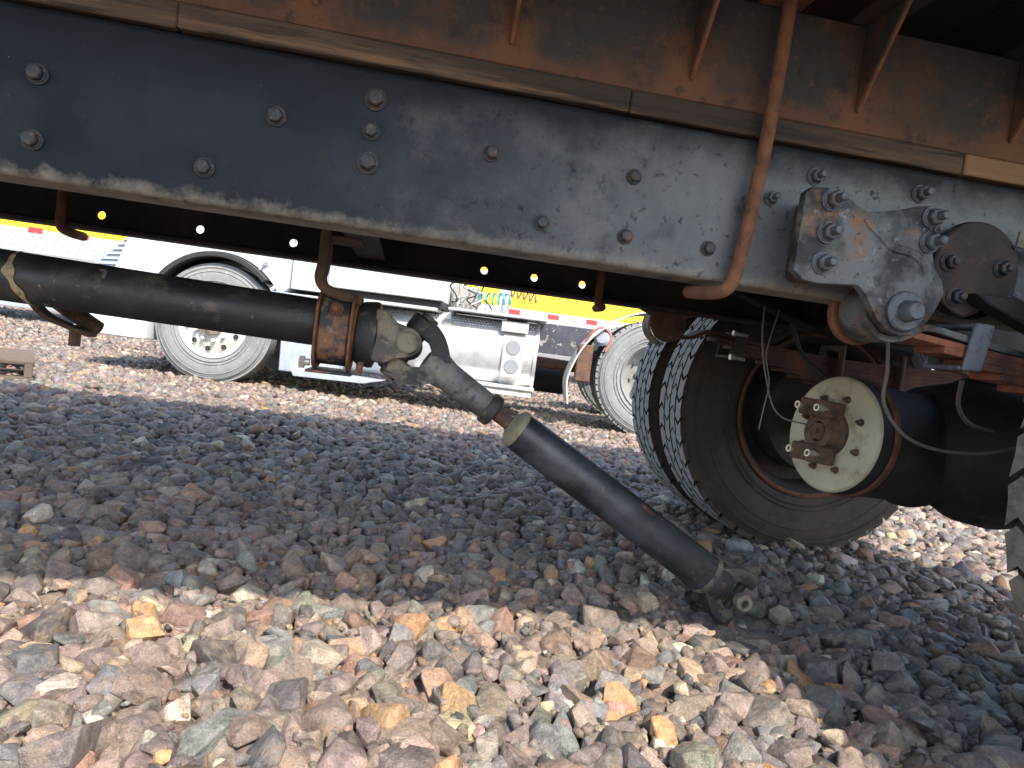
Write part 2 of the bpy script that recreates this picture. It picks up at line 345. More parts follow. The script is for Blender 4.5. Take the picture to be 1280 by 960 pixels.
def deposit(y0, y1, dens, cell, xl, xr, smin, smax, chips=0):
    """drop stones one after another on a height map, each into a low spot"""
    X0, X1 = xl(y1), xr(y1); nx, ny = int((X1 - X0)/cell) + 3, int((y1 - y0)/cell) + 3
    gxx, gyy = np.meshgrid(X0 + np.arange(nx)*cell, y0 + np.arange(ny)*cell)
    H = undul(gxx, gyy) - .02
    area = sum((xr(y) - xl(y)) for y in np.linspace(y0, y1, 50))/50*(y1 - y0); n = int(area*dens)
    yy = rng.uniform(y0, y1, (n*4)); xx = X0 + rng.random(n*4)*(X1 - X0); ok = (xx > xl(yy)) & (xx < xr(yy)); xx, yy = xx[ok], yy[ok]
    s = smin + (smax - smin)*rng.beta(1.7, 2.3, n); out = []
    order = np.argsort(-s + rng.normal(0, .016, n))      # rather larger ones first, small ones settle in the gaps
    s = np.concatenate([s[order], rng.uniform(.006, .015, int(area*chips))]); n = len(s); K = 5; m = len(xx); off = cell*npv(0, 1, -1, 0, 0); 
    for i in range(n):
        idx = rng.integers(0, m, K); cx, cy = xx[idx], yy[idx]; r = s[i]
        jx = np.clip(((cx - X0)/cell).astype(int), 1, nx - 2); jy = np.clip(((cy - y0)/cell).astype(int), 1, ny - 2)
        d = max(1, int(r*.55/cell))
        hh = (H[jy, jx] + H[np.clip(jy + d, 0, ny - 1), jx] + H[np.clip(jy - d, 0, ny - 1), jx] + H[jy, np.clip(jx + d, 0, nx - 1)] + H[jy, np.clip(jx - d, 0, nx - 1)])/5
        k = int(np.argmin(hh)); z = hh[k] + r*.26
        w = int(r*.95/cell) + 1; ya, yb, xa, xb = max(jy[k] - w, 0), min(jy[k] + w + 1, ny), max(jx[k] - w, 0), min(jx[k] + w + 1, nx)
        q = ((gxx[ya:yb, xa:xb] - cx[k])**2 + (gyy[ya:yb, xa:xb] - cy[k])**2)/(r*.85)**2
        Hs = H[ya:yb, xa:xb]; np.maximum(Hs, np.where(q < 1, z + r*.42*np.sqrt(np.maximum(1 - q, 0)), -9), out=Hs)
        out.append((cx[k], cy[k], z, r))
    o = np.array(out); o[:, 2] -= np.percentile(H, 72)
    o[np.hypot(o[:, 0] - .90, o[:, 1] - 1.62) < .15, 2] -= .036      # pressed down where the shaft end lies
    return o
xl = lambda y: -.56*y - .75; xr = lambda y: 1.12*y + .45
dA = deposit(.62, 3.4, 980, .010, xl, xr, .016, .055, 800)
dB = deposit(3.4, 8.2, 640, .02, xl, xr, .020, .056)
nC = 34000; dC = np.stack([rng.uniform(-15, 16, nC), 8.2 + 13*rng.random(nC)**1.25, rng.uniform(-.03, .0, nC), rng.uniform(.03, .062, nC)], 1)
nD = 2600; dD = np.stack([rng.uniform(-3.2, 3.2, nD), rng.uniform(-1.6, .62, nD), rng.uniform(-.03, -.005, nD), rng.uniform(.022, .05, nD)], 1)
def euler_mats(n, tilt):
    a = rng.uniform(0, 2*np.pi, n); b = rng.normal(0, tilt, n); c = rng.normal(0, tilt, n)
    ca, sa, cb, sb, cc, s_c = np.cos(a), np.sin(a), np.cos(b), np.sin(b), np.cos(c), np.sin(c); o, z = np.ones(n), np.zeros(n)
    mk = lambda r: np.stack([np.stack(q, -1) for q in r], -2)
    Rz = mk([(ca, -sa, z), (sa, ca, z), (z, z, o)]); Rx = mk([(o, z, z), (z, cb, -sb), (z, sb, cb)]); Ry = mk([(cc, z, s_c), (z, o, z), (-s_c, z, cc)])
    return Rx@Ry@Rz
allV, allT, allC = [], [], []; vn = 0
def scatter(d, protos, tilt, cols, RM, skip=None):
    global vn
    pi = rng.integers(0, len(protos), len(d))
    for k, (V, T, me) in enumerate(protos):
        I = np.nonzero(pi == k)[0]
        if skip is not None: I = I[~skip[I]]
        if not len(I): continue
        v = np.einsum('nij,vj->nvi', RM[I], V)*d[I, 3][:, None, None] + d[I, None, :3]
        allV.append(v.reshape(-1, 3)); nv = len(V)
        allT.append((T[None] + (np.arange(len(I))*nv)[:, None, None] + vn).reshape(-1, 3)); allC.append(np.repeat(cols[I], nv, 0)); vn += nv*len(I)
    return pi
cA = stone_cols(len(dA)); RA = euler_mats(len(dA), .42)
# the 300 that show largest and lie on top become stones of their own
R3 = np.array(mw.to_3x3()); rel = (dA[:, :3] - npv(0, 0, .601))@R3; dep = -rel[:, 2]
px = 640 + 874*rel[:, 0]/dep; py = 480 - 874*rel[:, 1]/dep
vis = (px > 5) & (px < 1275) & (py < 955) & (py > 560) & (dA[:, 2] > -.022)
score = np.where(vis, dA[:, 3]/dep, 0); top = np.argsort(-score)[:300]; skip = np.zeros(len(dA), bool); skip[top] = True
for V, T, me in PA: me.materials.append(STONE1)
scatter(dA, PA, .4, cA, RA, skip)
for i in top:
    V, T, me = PA[i % len(PA)]
    o = bpy.data.objects.new('stone', me); COL.objects.link(o); o.parent = ground
    M4 = Matrix([list(r) for r in RA[i]*dA[i, 3]]).to_4x4(); M4.translation = Vector(dA[i, :3] - ORIG[ground]); o.matrix_local = M4
    o.color = (*cA[i], 1)
for d, pr_, ti in ((dB, PB, .4), (dC, PC, .4), (dD, PB, .4)):
    scatter(d, pr_, ti, stone_cols(len(d)), euler_mats(len(d), ti))
V = np.concatenate(allV); T = np.concatenate(allT).astype(np.int32); Cc = np.concatenate(allC)
me = bpy.data.meshes.new('gravel'); me.vertices.add(len(V)); me.loops.add(T.size); me.polygons.add(len(T))
me.vertices.foreach_set('co', (V - ORIG[ground]).astype(np.float32).ravel()); me.loops.foreach_set('vertex_index', T.ravel())
me.polygons.foreach_set('loop_start', np.arange(0, T.size, 3, dtype=np.int32)); me.update(calc_edges=True)
at = me.color_attributes.new('scol', 'FLOAT_COLOR', 'POINT'); at.data.foreach_set('color', np.c_[Cc, np.ones(len(Cc))].astype(np.float32).ravel())
me.materials.append(STONE)
gr = bpy.data.objects.new('gravel', me); COL.objects.link(gr); gr.parent = ground; gr['kind'] = 'stuff'; gr['label'] = 'crushed stone in mauve, grey, tan and orange'
print('gravel tris', len(T), 'zone A', len(dA), 'zone B', len(dB))

# ---------------------------------------------------------------- the truck overhead
YN, ZB, ZT, YC = 1.238, .774, 1.044, 1.668
truck = thing('dump_truck', (1.511, YC, 0), 'rusty dump truck standing over the gravel with black frame rails and dual rear tyres', 'truck')
RX0, RX1 = -3.4, 2.40
def rail(name, y_out, sgn, holes=()):
    """C channel, web outside, flanges pointing inward; holes cut through the web"""
    b = MB(); tk = .009; w = .088; y0, y1 = sorted((y_out, y_out + sgn*tk))
    R = .012; n = 4
    # outer profile (y from web inward d, z), rounded at the two outer corners
    out = [(w, ZB), ] + [(R - R*math.sin(a), ZB + R - R*math.cos(a)) for a in np.linspace(0, math.pi/2, n)] + \
          [(R - R*math.cos(a), ZT - R + R*math.sin(a)) for a in np.linspace(0, math.pi/2, n)] + [(w, ZT)]
    inn = [(w, ZT - tk), (tk, ZT - tk), (tk, ZB + tk), (w, ZB + tk)]
    if not holes:
        poly = out + inn
        b.prism(poly, lambda d, z, x: (x, y_out + sgn*d, z), RX0, RX1)
    else:
        zh = .823; hz = .03
        xs = sorted(holes)
        # flange + upper web as one profile with the hole strip left out
        lo = [(w, ZB)] + [(R - R*math.sin(a), ZB + R - R*math.cos(a)) for a in np.linspace(0, math.pi/2, n)] + [(0, zh - hz), (tk, zh - hz), (tk, ZB + tk), (w, ZB + tk)]
        hi = [(0, zh + hz)] + [(R - R*math.cos(a), ZT - R + R*math.sin(a)) for a in np.linspace(0, math.pi/2, n)] + [(w, ZT), (w, ZT - tk), (tk, ZT - tk), (tk, zh + hz)]
        for poly in (lo, hi): b.prism(poly, lambda d, z, x: (x, y_out + sgn*d, z), RX0, RX1)
        cur = RX0
        for x in xs:
            b.box((cur, y0, zh - hz), (x - hz, y1, zh + hz)); cur = x + hz
            N = 24; V = []; 
            for y in (y0, y1):
                for k in range(N):
                    a = 2*math.pi*k/N; c, s_ = math.cos(a), math.sin(a); V.append((x + .0115*c, y, zh + .0115*s_))
                for k in range(N):
                    a = 2*math.pi*k/N; c, s_ = math.cos(a), math.sin(a); q = hz/max(abs(c), abs(s_)); V.append((x + q*c, y, zh + q*s_))
            F = []
            for k in range(N):
                k2 = (k + 1) % N
                F += [(k, k2, N + k2, N + k), (2*N + k2, 2*N + k, 3*N + k, 3*N + k2), (k2, k, 2*N + k, 2*N + k2)]
            b.add(V, F)
        b.box((cur, y0, zh - hz), (RX1, y1, zh + hz))
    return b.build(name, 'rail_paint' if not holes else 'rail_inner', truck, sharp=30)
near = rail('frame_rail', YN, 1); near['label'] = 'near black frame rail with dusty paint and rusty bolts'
far = rail('frame_rail', YC + (YC - YN), -1, holes=(-.855, -.598, -.344, .208, .361, .511)); far['label'] = 'far frame rail in shade with open bolt holes'
NB = [(-.618,.937,1),(-.617,.834,1),(-.357,.833,1),(-.253,.935,1),(-.096,.991,1.15),(-.097,.937,.9),(-.097,.884,1.15),(.110,.935,.9),(.214,.830,.85),(.371,.937,.85),(.369,.829,.85),(.529,.831,.85),(.638,.941,.85),(.720,.994,1),(.941,.997,1.05)]
for x, z, s in NB: bolt((x, YN - .0005, z), near, size=round(.0130*s, 4), m='bolt_dark' if x < -.2 else 'bolt_steel' if x > .6 else 'bolt_dark', tip=0 if x < .6 else .012)
for x in (-.9, -1.25, -1.6): bolt((x, YN - .0005, .937), near, size=.0145); bolt((x, YN - .0005, .834), near, size=.0145)
# wood planks between frame and body, butted end to end
cuts = [-3.2, -1.55, -.42, .345, 1.022, 1.75, 2.30]
for i in range(len(cuts) - 1):
    b = MB(); jy = random.uniform(-.003, .003)
    b.box((cuts[i] + .0008, YN - .006 + jy, ZT + .003), (cuts[i + 1] - .0008, YN + .085, ZT + .043))
    o = b.build('wood_plank', 'wood_fresh' if i == 4 else 'wood_old', truck, bevel=.0025)
    if i == 4: o['label'] = 'fresher orange plank of the wood strip'
b = MB(); b.box((-3.2, 2*YC - YN - .085, ZT + .003), (2.30, 2*YC - YN + .006, ZT + .043)); b.build('wood_plank', 'wood_old', truck, bevel=.0025)
# body long sills (channels), cross members, gussets, floor, sides
ZS0, ZS1 = 1.090, 1.287
for s, y0 in ((1, YN + .004), (-1, 2*YC - YN - .004)):
    b = MB(); poly = [(0, ZS0), (.09, ZS0), (.09, ZS0 + .010), (.010, ZS0 + .010), (.010, ZS1 - .010), (.09, ZS1 - .010), (.09, ZS1), (0, ZS1)]
    b.prism(poly, lambda d, z, x: (x, y0 + s*d, z), -3.2, 2.30); b.build('body_sill', 'rust_bed', truck, bevel=.003)
GX = [.122 + .333*k for k in range(-8, 7)]
for x in GX:
    b = MB(); w = .038; t = .007      # I shaped cross member under the floor
    b.box((x - w, .46, ZS1 + .002), (x + w, 2.88, ZS1 + .002 + t)); b.box((x - w, .46, 1.398 - t), (x + w, 2.88, 1.398)); b.box((x - t/2, .462, ZS1 + .002 + t), (x + t/2, 2.878, 1.398 - t))
    b.build('cross_member', 'bed_dark', truck)
    if -1.5 < x < 1.8:
        g = MB(); xx = x
        g.prism([(YN + .003, 1.128), (YN - .001, 1.128), (YN - .014, 1.150), (YN - .105, ZS1 + .001), (YN + .003, ZS1 + .001)], YZ, xx - .005, xx + .005)
        g.build('gusset', 'rust_edge' if False else 'rust_bed', truck, bevel=.0015)
        e = MB(); e.tube([(xx, YN - .0005, 1.128), (xx, YN - .0155, 1.150), (xx, YN - .1065, ZS1 + .0)], .0042, n=8); e.build('weld_bead', 'rust_edge', truck)
b = MB(); b.box((-3.2, .405, 1.400), (2.30, 2.93, 1.408)); b.build('bed_floor', 'bed_dark', truck)
for y0, y1 in ((.39, .404), (2.931, 2.945)):
    b = MB(); b.box((-3.2, y0, 1.30), (2.30, y1, 1.92)); 
    o = b.build('bed_side', 'rust_bed', truck)
    for x in np.arange(-3.1, 2.2, .6):
        r_ = MB(); yy = (y0 - .05, y0 - .001) if y0 < 1 else (y1 + .001, y1 + .05)
        r_.box((x, yy[0], 1.34), (x + .09, yy[1], 1.88)); r_.build('side_post', 'rust_bed', o, bevel=.004)
for x0 in (-3.214, 2.301):
    b = MB(); b.box((x0, .405, 1.30), (x0 + .012, 2.93, 1.92)); b.build('bed_end', 'rust_bed', truck)
# hold-down hook rods
def hook(pts, r, nm='hook_rod', mm='rust_rod', **k):
    b = MB(); b.tube(pts, r, n=14); return b.build(nm, mm, truck, **k)
def smooth(pts, k=6):
    P = [npv(*p) for p in pts]; P = [2*P[0] - P[1]] + P + [2*P[-1] - P[-2]]; o = []
    for i in range(1, len(P) - 2):
        for t in np.linspace(0, 1, k, endpoint=False):
            a, b_, c, d = P[i - 1:i + 3]
            o.append(.5*((2*b_) + (-a + c)*t + (2*a - 5*b_ + 4*c - d)*t*t + (-a + 3*b_ - 3*c + d)*t**3))
    return o + [P[-2]]
o = hook(smooth([(.607, 1.205, 1.335), (.604, 1.205, 1.20), (.597, 1.205, 1.02), (.584, 1.208, .85), (.575, 1.208, .785), (.566, 1.210, .762), (.552, 1.225, .752), (.536, 1.26, .752), (.534, 1.31, .756)]), .0128)
o['label'] = 'bent rusty rod hooked under the near rail'
b = MB(); b.box((.565, 1.175, 1.288), (.65, 1.26, 1.300)); b.build('rod_bracket', 'rust_edge', truck, bevel=.002)
b = MB(); b.lathe([(0, 0), (0, .024), (.018, .024), (.022, .019), (.022, 0)], (.6075, 1.205, 1.3002), (0, 0, 1), 6); b.build('nut', 'rust_rod', truck)
for x in (-.915, .542):
    hook(smooth([(x, 2.0, 1.05), (x, 2.0, .86), (x, 2.0, .785), (x + .004, 2.005, .766), (x + .02, 2.02, .758), (x + .02, 2.09, .758)][::1]), .012)

# spring hanger on the near rail
hang = MB()
outline = [(.648, .800), (.668, .785), (.700, .783), (.745, .787), (.775, .790), (.792, .776), (.808, .752), (.822, .735), (.842, .7185), (.870, .712), (.898, .717), (.920, .742), (.938, .775), (.946, .800), (.938, .822), (.921, .840), (.910, .870), (.916, .905), (.922, .940), (.905, .951), (.872, .946), (.838, .934), (.805, .926), (.775, .920), (.752, .928), (.725, .944), (.690, .950), (.664, .947), (.650, .936)]
hang.prism(outline, XZ, 1.138, 1.160)
h = hang.build('spring_hanger', 'hanger_paint', truck, bevel=.006, seg=2); h['label'] = 'cast spring hanger with flaking grey paint and orange rust'
b = MB(); b.prism([(.686, .805), (.694, .793), (.755, .795), (.77, .83), (.762, .915), (.72, .936), (.694, .939), (.687, .93)], XZ, 1.1605, YN - .001); b.build('mounting_pad', 'rust_brown', h, bevel=.004)
b = MB(); b.prism([(.845, .80), (.93, .80), (.912, .87), (.918, .938), (.86, .938), (.83, .90)], XZ, 1.1605, YN - .001); b.build('mounting_pad', 'rust_brown', h, bevel=.004)
# raised rib of the casting
b = MB(); b.tube(smooth([(.768, .0, .905), (.80, .0, .885), (.83, .0, .865), (.86, .0, .862), (.89, .0, .85), (.905, .0, .83)]), [.004]*2 + [.008]*20 + [.009]*9, n=8)
b.V = [(x, y*.5 + 1.1375, z) for x, y, z in b.V]; b.build('casting_rib', 'hanger_paint', h)
for x, z in ((.700, .928), (.700, .872), (.698, .818), (.896, .928), (.898, .884)): bolt((x - .0, 1.1375, z), h, size=.0155, m='bolt_steel', tip=.016)
bolt((.902, 1.1375, .902 + .004), h, size=.006, m='bolt_steel', tip=.008)
b = MB(); b.lathe([(0, 0), (0, .036), (-.006, .036), (-.009, .033), (-.009, .020), (-.016, .019), (-.030, .017), (-.034, .014), (-.034, 0)], (.870, 1.1375, .757), (0, 1, 0), 36); b.build('spring_pin', 'bolt_steel', h)
b = MB(); b.prism(circle(.872, .757, .062, 30, 150, 400) + [(.92, .83), (.83, .83)], XZ, 1.262, 1.280); b.build('rear_cheek', 'rust_edge', h, bevel=.004)
b = MB(); b.cyl((.870, 1.163, .757), (.870, 1.2618, .757), .043, n=40); b.build('bushing', 'rust_brown', h)
# leaf springs
def leaf_spring(yc, near_):
    s = MB(); w = .080; ex, ez, R = .870, .757, .050
    wrap = [(ex + R*math.cos(a), yc, ez + R*math.sin(a)) for a in np.linspace(rad(60), rad(288), 26)]
    top = wrap + smooth([(.895, yc, .712), (.915, yc, .722), (.935, yc, .734), (.965, yc, .7365), (1.06, yc, .7235), (1.25, yc, .7055), (1.511, yc, .6990), (1.80, yc, .7070), (1.95, yc, .7165), (2.15, yc, .742)], 4)
    s.ribbon(top, w, .012)
    sp = s.build('leaf_spring', 'hanger_paint' if near_ else 'spring_far', truck, bevel=.001)
    sp['label'] = 'near leaf spring with orange rusty leaves' if near_ else 'far leaf spring, dark reddish rust'
    for i in range(1, 9):
        half = .655 - .065*i if near_ else .60 - .060*i; b = MB(); P = []
        for q in np.linspace(-1, 1, 17):
            x = 1.511 + half*q; u_ = (x - 1.511)/.64; P.append((x, yc + random.uniform(-.001, .001), .700 + .040*u_*u_ - .0125*i))
        b.ribbon(P, w - (i % 2)*.002, .0128); b.build('leaf', 'spring_rust' if near_ else 'spring_far', sp, bevel=.0012)
    for x in ((1.045, 1.977) if near_ else (1.04, 1.98)):
        c = MB(); z0, z1 = (.668, .758) if near_ else (.660, .745); y0, y1 = yc - w/2 - .014, yc + w/2 + .014; dx = .020
        tl = -.006 if near_ else 0
        c.prism([(x - dx - .006, z0), (x + dx - .006, z0), (x + dx + .008, z1), (x - dx + .008, z1)], XZ, y0, y0 + .010)
        c.prism([(x - dx - .006, z0), (x + dx - .006, z0), (x + dx + .008, z1), (x - dx + .008, z1)], XZ, y1 - .010, y1)
        c.box((x - dx - .006, y0 + .0101, z0), (x + dx - .006, y1 - .0101, z0 + .009)); c.box((x - dx + .008, y0 + .0101, z1 - .010), (x + dx + .008, y1 - .0101, z1 - .001))
        c.build('spring_clamp', 'clamp_steel' if near_ else 'rim_dark', sp, bevel=.003)
        if not near_ and x < 1.5:
            for z in (z0 + .004, z1 - .006):
                k = MB(); k.tube([(x - .022, y0 - .012, z), (x + .02, y0 - .012, z - .003)], .006, n=8); k.lathe([(0, 0), (0, .010), (.009, .010), (.009, 0)], (x - .03, y0 - .012, z), (1, 0, 0), 6); k.build('clamp_bolt', 'bright_steel', sp)
    for x in (1.40, 1.62):       # axle U bolts
        k = MB(); y0, y1 = yc - w/2 - .014, yc + w/2 + .014
        k.tube(smooth([(x, y0, .47), (x, y0, .72), (x, y0 + .01, .735), (x, yc, .738), (x, y1 - .01, .735), (x, y1, .72), (x, y1, .47)], 5), .011, n=10); k.build('axle_bolt', 'rust_brown', sp)
    return sp
leaf_spring(1.205, True); leaf_spring(2.14, False)
# far hanger
fh = MB(); fh.prism([(.70, .775)] + circle(.80, .742, .058, 22, 165, 380) + [(.92, .80), (.72, .80)], XZ, 2.088, 2.096)
fh = fh.build('spring_hanger', 'rust_brown', truck, bevel=.003); fh['label'] = 'brown hanger of the far spring'
b = MB(); b.ribbon([(.80 + .061*math.cos(a), 2.12, .738 + .061*math.sin(a)) for a in np.linspace(rad(120), rad(265), 22)], .056, .007); b.build('hanger_lip', 'cap_tan', fh)
b = MB(); b.lathe([(0, 0), (0, .024), (-.008, .024), (-.010, .012), (-.016, .012), (-.016, 0)], (.80, 2.0875, .742), (0, 1, 0), 20); b.build('spring_pin', 'rust_brown', fh)

b = MB(); b.prism([(1.78, .772), (1.80, .72), (1.95, .69), (2.20, .70), (2.22, .772)], XZ, 2.088, 2.186); b.build('spring_hanger', 'rust_brown', truck, bevel=.004)
# second bracket behind the hanger with its dark arm
b = MB(); b.prism(circle(1.055, .862, .092, 30, -20, 262), XZ, 1.196, 1.210)
b2 = b.build('cross_bracket', 'bracket_dark', truck, bevel=.003)
b = MB(); b.lathe([(0, .094), (.026, .088)], (1.055, 1.2105, .862), (0, 1, 0), 40); b.build('bracket_rim', 'diff_black', b2)
for x, z in ((.990, .868), (1.104, .872), (1.014, .806)): bolt((x, 1.1955, z), b2, size=.014, m='bolt_dark', tip=.006)
b = MB(); b.prism([(1.02, .812), (1.135, .815), (1.36, .735), (1.36, .69), (1.05, .795)], XZ, 1.150, 1.194); b.build('bracket_arm', 'diff_black', b2, bevel=.003)
b = MB(); b.tube([(1.09, 1.148, .822), (1.34, 1.148, .738)], .0065, n=8); b.build('arm_edge', 'clamp_steel', b2)
b = MB(); b.bar((1.12, 1.185, .93), (1.42, 1.185, .90), .006, .030); b.build('bracket_strap', 'cap_tan', b2, bevel=.001)
# frame cross members between the rails
for x in (-1.9, -.15, 1.25):
    b = MB(); b.box((x - .004, YN + .0095, .80), (x + .004, 2*YC - YN - .0095, 1.02)); b.box((x + .0045, YN + .0095, .80), (x + .07, 2*YC - YN - .0095, .808)); b.box((x + .0045, YN + .0095, 1.012), (x + .07, 2*YC - YN - .0095, 1.02))
    b.build('frame_cross_member', 'rail_inner', truck)

# ---- wheels
def tyre_profile(R=.515, w=.255, rim=.30):
    """(axial, radius) from inner bead round to outer bead, axial 0..w"""
    sw = w
    return [(.018, rim), (.006, rim + .016), (.0, rim + .060), (-.004, rim + .105), (.000, rim + .150), (.012, R - .045), (.018, R - .024), (.026, R - .016),
            (sw - .026, R - .016), (sw - .018, R - .024), (sw - .012, R - .045), (sw, rim + .150), (sw + .004, rim + .105), (sw, rim + .060), (sw - .006, rim + .016), (sw - .018, rim)]
def tread(b, o, ax, R, w, nb, rows=4, depth=.016, gap=.0035, seed=0, zig=.010, step=1):
    """separate lugs in zigzag rows round a tyre"""
    a, e1, e2 = frame(ax); o = npv(*o); m = .022; rw = (w - 2*m)/rows; rr = np.random.default_rng(seed)
    P = lambda t, an, r: o + a*t + (e1*math.cos(an) + e2*math.sin(an))*r
    dA_ = 2*math.pi/nb
    for i in range(rows):
        t0, t1 = m + i*rw + gap/2, m + (i + 1)*rw - gap/2; sh = i in (0, rows - 1); rg = gap*(2.6 if sh else 1.7)/R
        if i == 0: t0 -= .004
        if i == rows - 1: t1 += .004
        for k in range(nb):
            a0 = (k + .5*(i % 2))*dA_ + rg/2; a1 = (k + 1 + .5*(i % 2))*dA_ - rg/2; z = zig/R*(1 if i % 2 else -1); R1 = R + rr.uniform(-.0006, .0006)
            am = (a0 + a1)/2; e = .003
            pts = [(t0, a0 - z/2), ((t0 + t1)/2, a0 + z/2), (t1, a0 - z/2), (t1 - e, am), (t1, a1 - z/2), ((t0 + t1)/2, a1 + z/2), (t0, a1 - z/2), (t0 + e, am)]
            lo = [P(t, an, R - depth - .002) for t, an in pts]; hi = [P(t + (.0012 if t < (t0 + t1)/2 else -.0012), an, R1) for t, an in pts]
            n = len(pts); b.add(lo + hi, [tuple(range(n, 2*n))] + [(q, (q + 1) % n, n + (q + 1) % n, n + q) for q in range(n)])
def two_tone(o, side):
    me = o.data; me.materials.append(MATS[side])
    for p in me.polygons:
        c = p.center; q = math.hypot(c.x, c.z)
        if q and (p.normal.x*c.x + p.normal.z*c.z)/q < .7: p.material_index = 1
    return o
def truck_wheel(yin, sgn, label, ph):
    """dual wheel; yin = face of the inner tyre towards the truck middle, growing outward along sgn"""
    w = bpy.data.objects.new('wheel', None); COL.objects.link(w); w.parent = truck; ORIG[w] = npv(1.511, yin + sgn*.3, .5); w.location = tuple(ORIG[w] - ORIG[truck]); w['label'] = label
    ax = (0, sgn, 0)
    for j in (0, 1):
        y = yin + sgn*j*.335
        b = MB(); b.lathe(tyre_profile(), (1.511, y, .5), ax, 72)
        # sidewall rings
        for r_, q in ((.335, .0012), (.352, .001), (.425, .0012), (.470, .0012)): b.lathe([(-.0035 + (.004 if r_ > .45 else 0), r_ - .003), (-.006 + (.004 if r_ > .45 else 0), r_), (-.0035 + (.004 if r_ > .45 else 0), r_ + .003)], (1.511, y, .5), ax, 72)
        b.build('tyre', 'tyre_side', w)
        b = MB(); tread(b, (1.511, y, .5), ax, .515, .255, 40, rows=4, seed=j + 3, zig=.020, gap=.0055); two_tone(b.build('tread', 'tread_dust' if sgn > 0 else 'tread_near', w, sharp=20), 'tyre_side')
        b = MB(); b.lathe([(.024, .285), (.010, .299), (.006, .306), (.002, .304), (.000, .296), (.006, .290)], (1.511, y, .5), ax, 64); b.build('rim_flange', 'rim_rust', w)
        b = MB(); b.lathe([(.006, .290), (.030, .272), (.070, .262), (.180, .262), (.225, .280), (.250, .298)], (1.511, y, .5), ax, 56)
        if j == 0: b.lathe([(.14, .262), (.15, .20), (.150, .09)], (1.511, y, .5), ax, 48)
        else: b.lathe([(.05, .262), (.04, .20), (.04, .09)], (1.511, y, .5), ax, 48)
        b.build('rim', 'rim_dark', w)
    b = MB(); b.lathe([(-.02, .085), (-.02, .205), (.0, .212), (.10, .212), (.105, .20), (.13, .195)], (1.511, yin, .5), ax, 48); b.build('brake_drum', 'rim_dark', w)
    return w
truck_wheel(2.349, 1, 'far side dual wheel with pale dusty tread', 0); truck_wheel(1.018, -1, 'near side dual wheel', 1)
# ---- rear axle
b = MB(); b.cyl((1.511, 1.0, .5), (1.511, 2.33, .5), .066, n=28)
ax_ = b.build('rear_axle', 'diff_black', truck)
b = MB(); b.lathe([(-.17, .0), (-.168, .10), (-.14, .16), (-.08, .196), (0, .208), (.08, .196), (.15, .14), (.19, .06), (.195, 0)], (1.60, YC, .488), (1, 0, 0), 40); b.build('axle_bowl', 'diff_black', ax_)
b = MB(); b.lathe([(-.45, .068), (-.30, .085), (-.16, .16), (0, .185), (.16, .16), (.30, .085), (.45, .068)], (1.53, YC, .49), (0, 1, 0), 36); b.build('axle_banjo', 'diff_black', ax_)
for a in np.linspace(0, 2*math.pi, 12, endpoint=False): bolt((1.60 - .155, YC + .135*math.cos(a), .488 + .135*math.sin(a)), ax_, size=.011, m='diff_black', d=(-1, 0, 0), tip=.004)
PD = unit((.968, .185, -.07)); PO = npv(1.112, 1.655, .489)       # pinion axis, pointing back
b = MB(); b.lathe([(.0, .0), (.0, .144), (.004, .1505), (.010, .152)], PO, PD, 56); disc = b.build('pinion_disc', 'cream_paint', ax_, sharp=50); disc['label'] = 'cream painted disc round the pinion'
b = MB(); b.lathe([(.0101, .152), (.042, .153), (.046, .150)], PO, PD, 56); b.build('drum_edge', 'diff_black', ax_)
b = MB(); b.lathe([(.0461, .152), (.050, .158), (.060, .159), (.064, .152)], PO, PD, 56); b.build('drum_lip', 'rim_rust', ax_)
b = MB(); b.lathe([(.0641, .150), (.20, .148), (.26, .150), (.275, .158), (.29, .158), (.30, .15), (.36, .12)], PO, PD, 48); b.build('carrier', 'diff_black', ax_)
_, pe1, pe2 = frame(PD)
pe2 = npv(0, 0, 1) - PD*PD[2]; pe2 = unit(pe2); pe1 = np.cross(pe2, PD)    # e2 up, e1 sideways
cs = lambda a, b_, t: PO + pe1*a + pe2*b_ + PD*t
for k in range(8):
    a = k*math.pi/4 + .35
    bolt(cs(.098*math.cos(a), .098*math.sin(a), -.0005), ax_, size=.0075, m='yoke_rust', d=tuple(-PD), tip=.003)
b = MB(); b.lathe([(0, .058), (-.012, .058), (-.016, .050), (-.045, .046), (-.045, .026)], PO, PD, 30)
yk = b.build('end_yoke', 'yoke_rust', ax_)
b = MB(); b.lathe([(-.030, .026), (-.046, .026), (-.050, .023), (-.050, .008), (-.056, .008), (-.056, 0)], PO, PD, 6); b.build('pinion_nut', 'rust_brown', yk)
for s in (-1, 1):
    b = MB()
    V = [cs(a, s*q, t) for q in (.036, .080) for a, t in ((-.042, -.010), (.042, -.010), (.042, -.072), (.027, -.094), (.019, -.074), (0, -.064), (-.019, -.074), (-.027, -.094), (-.042, -.072))]
    n = 9; F = [tuple(range(n)), tuple(range(2*n - 1, n - 1, -1))] + [(i, n + i, n + (i + 1) % n, (i + 1) % n) for i in range(n)]
    b.add(V, F); b.build('yoke_ear', 'yoke_rust', yk, bevel=.003)
    for a in (-.033, .033):
        b = MB(); c0 = cs(a, s*.058, -.084); b.lathe([(-.012, .0055), (-.012, .0095), (.02, .0095)], c0, PD, 16); b.lathe([(-.012, .0055), (.01, .005), (.01, 0)], c0, PD, 16); b.build('threaded_hole', 'bright_steel', yk)
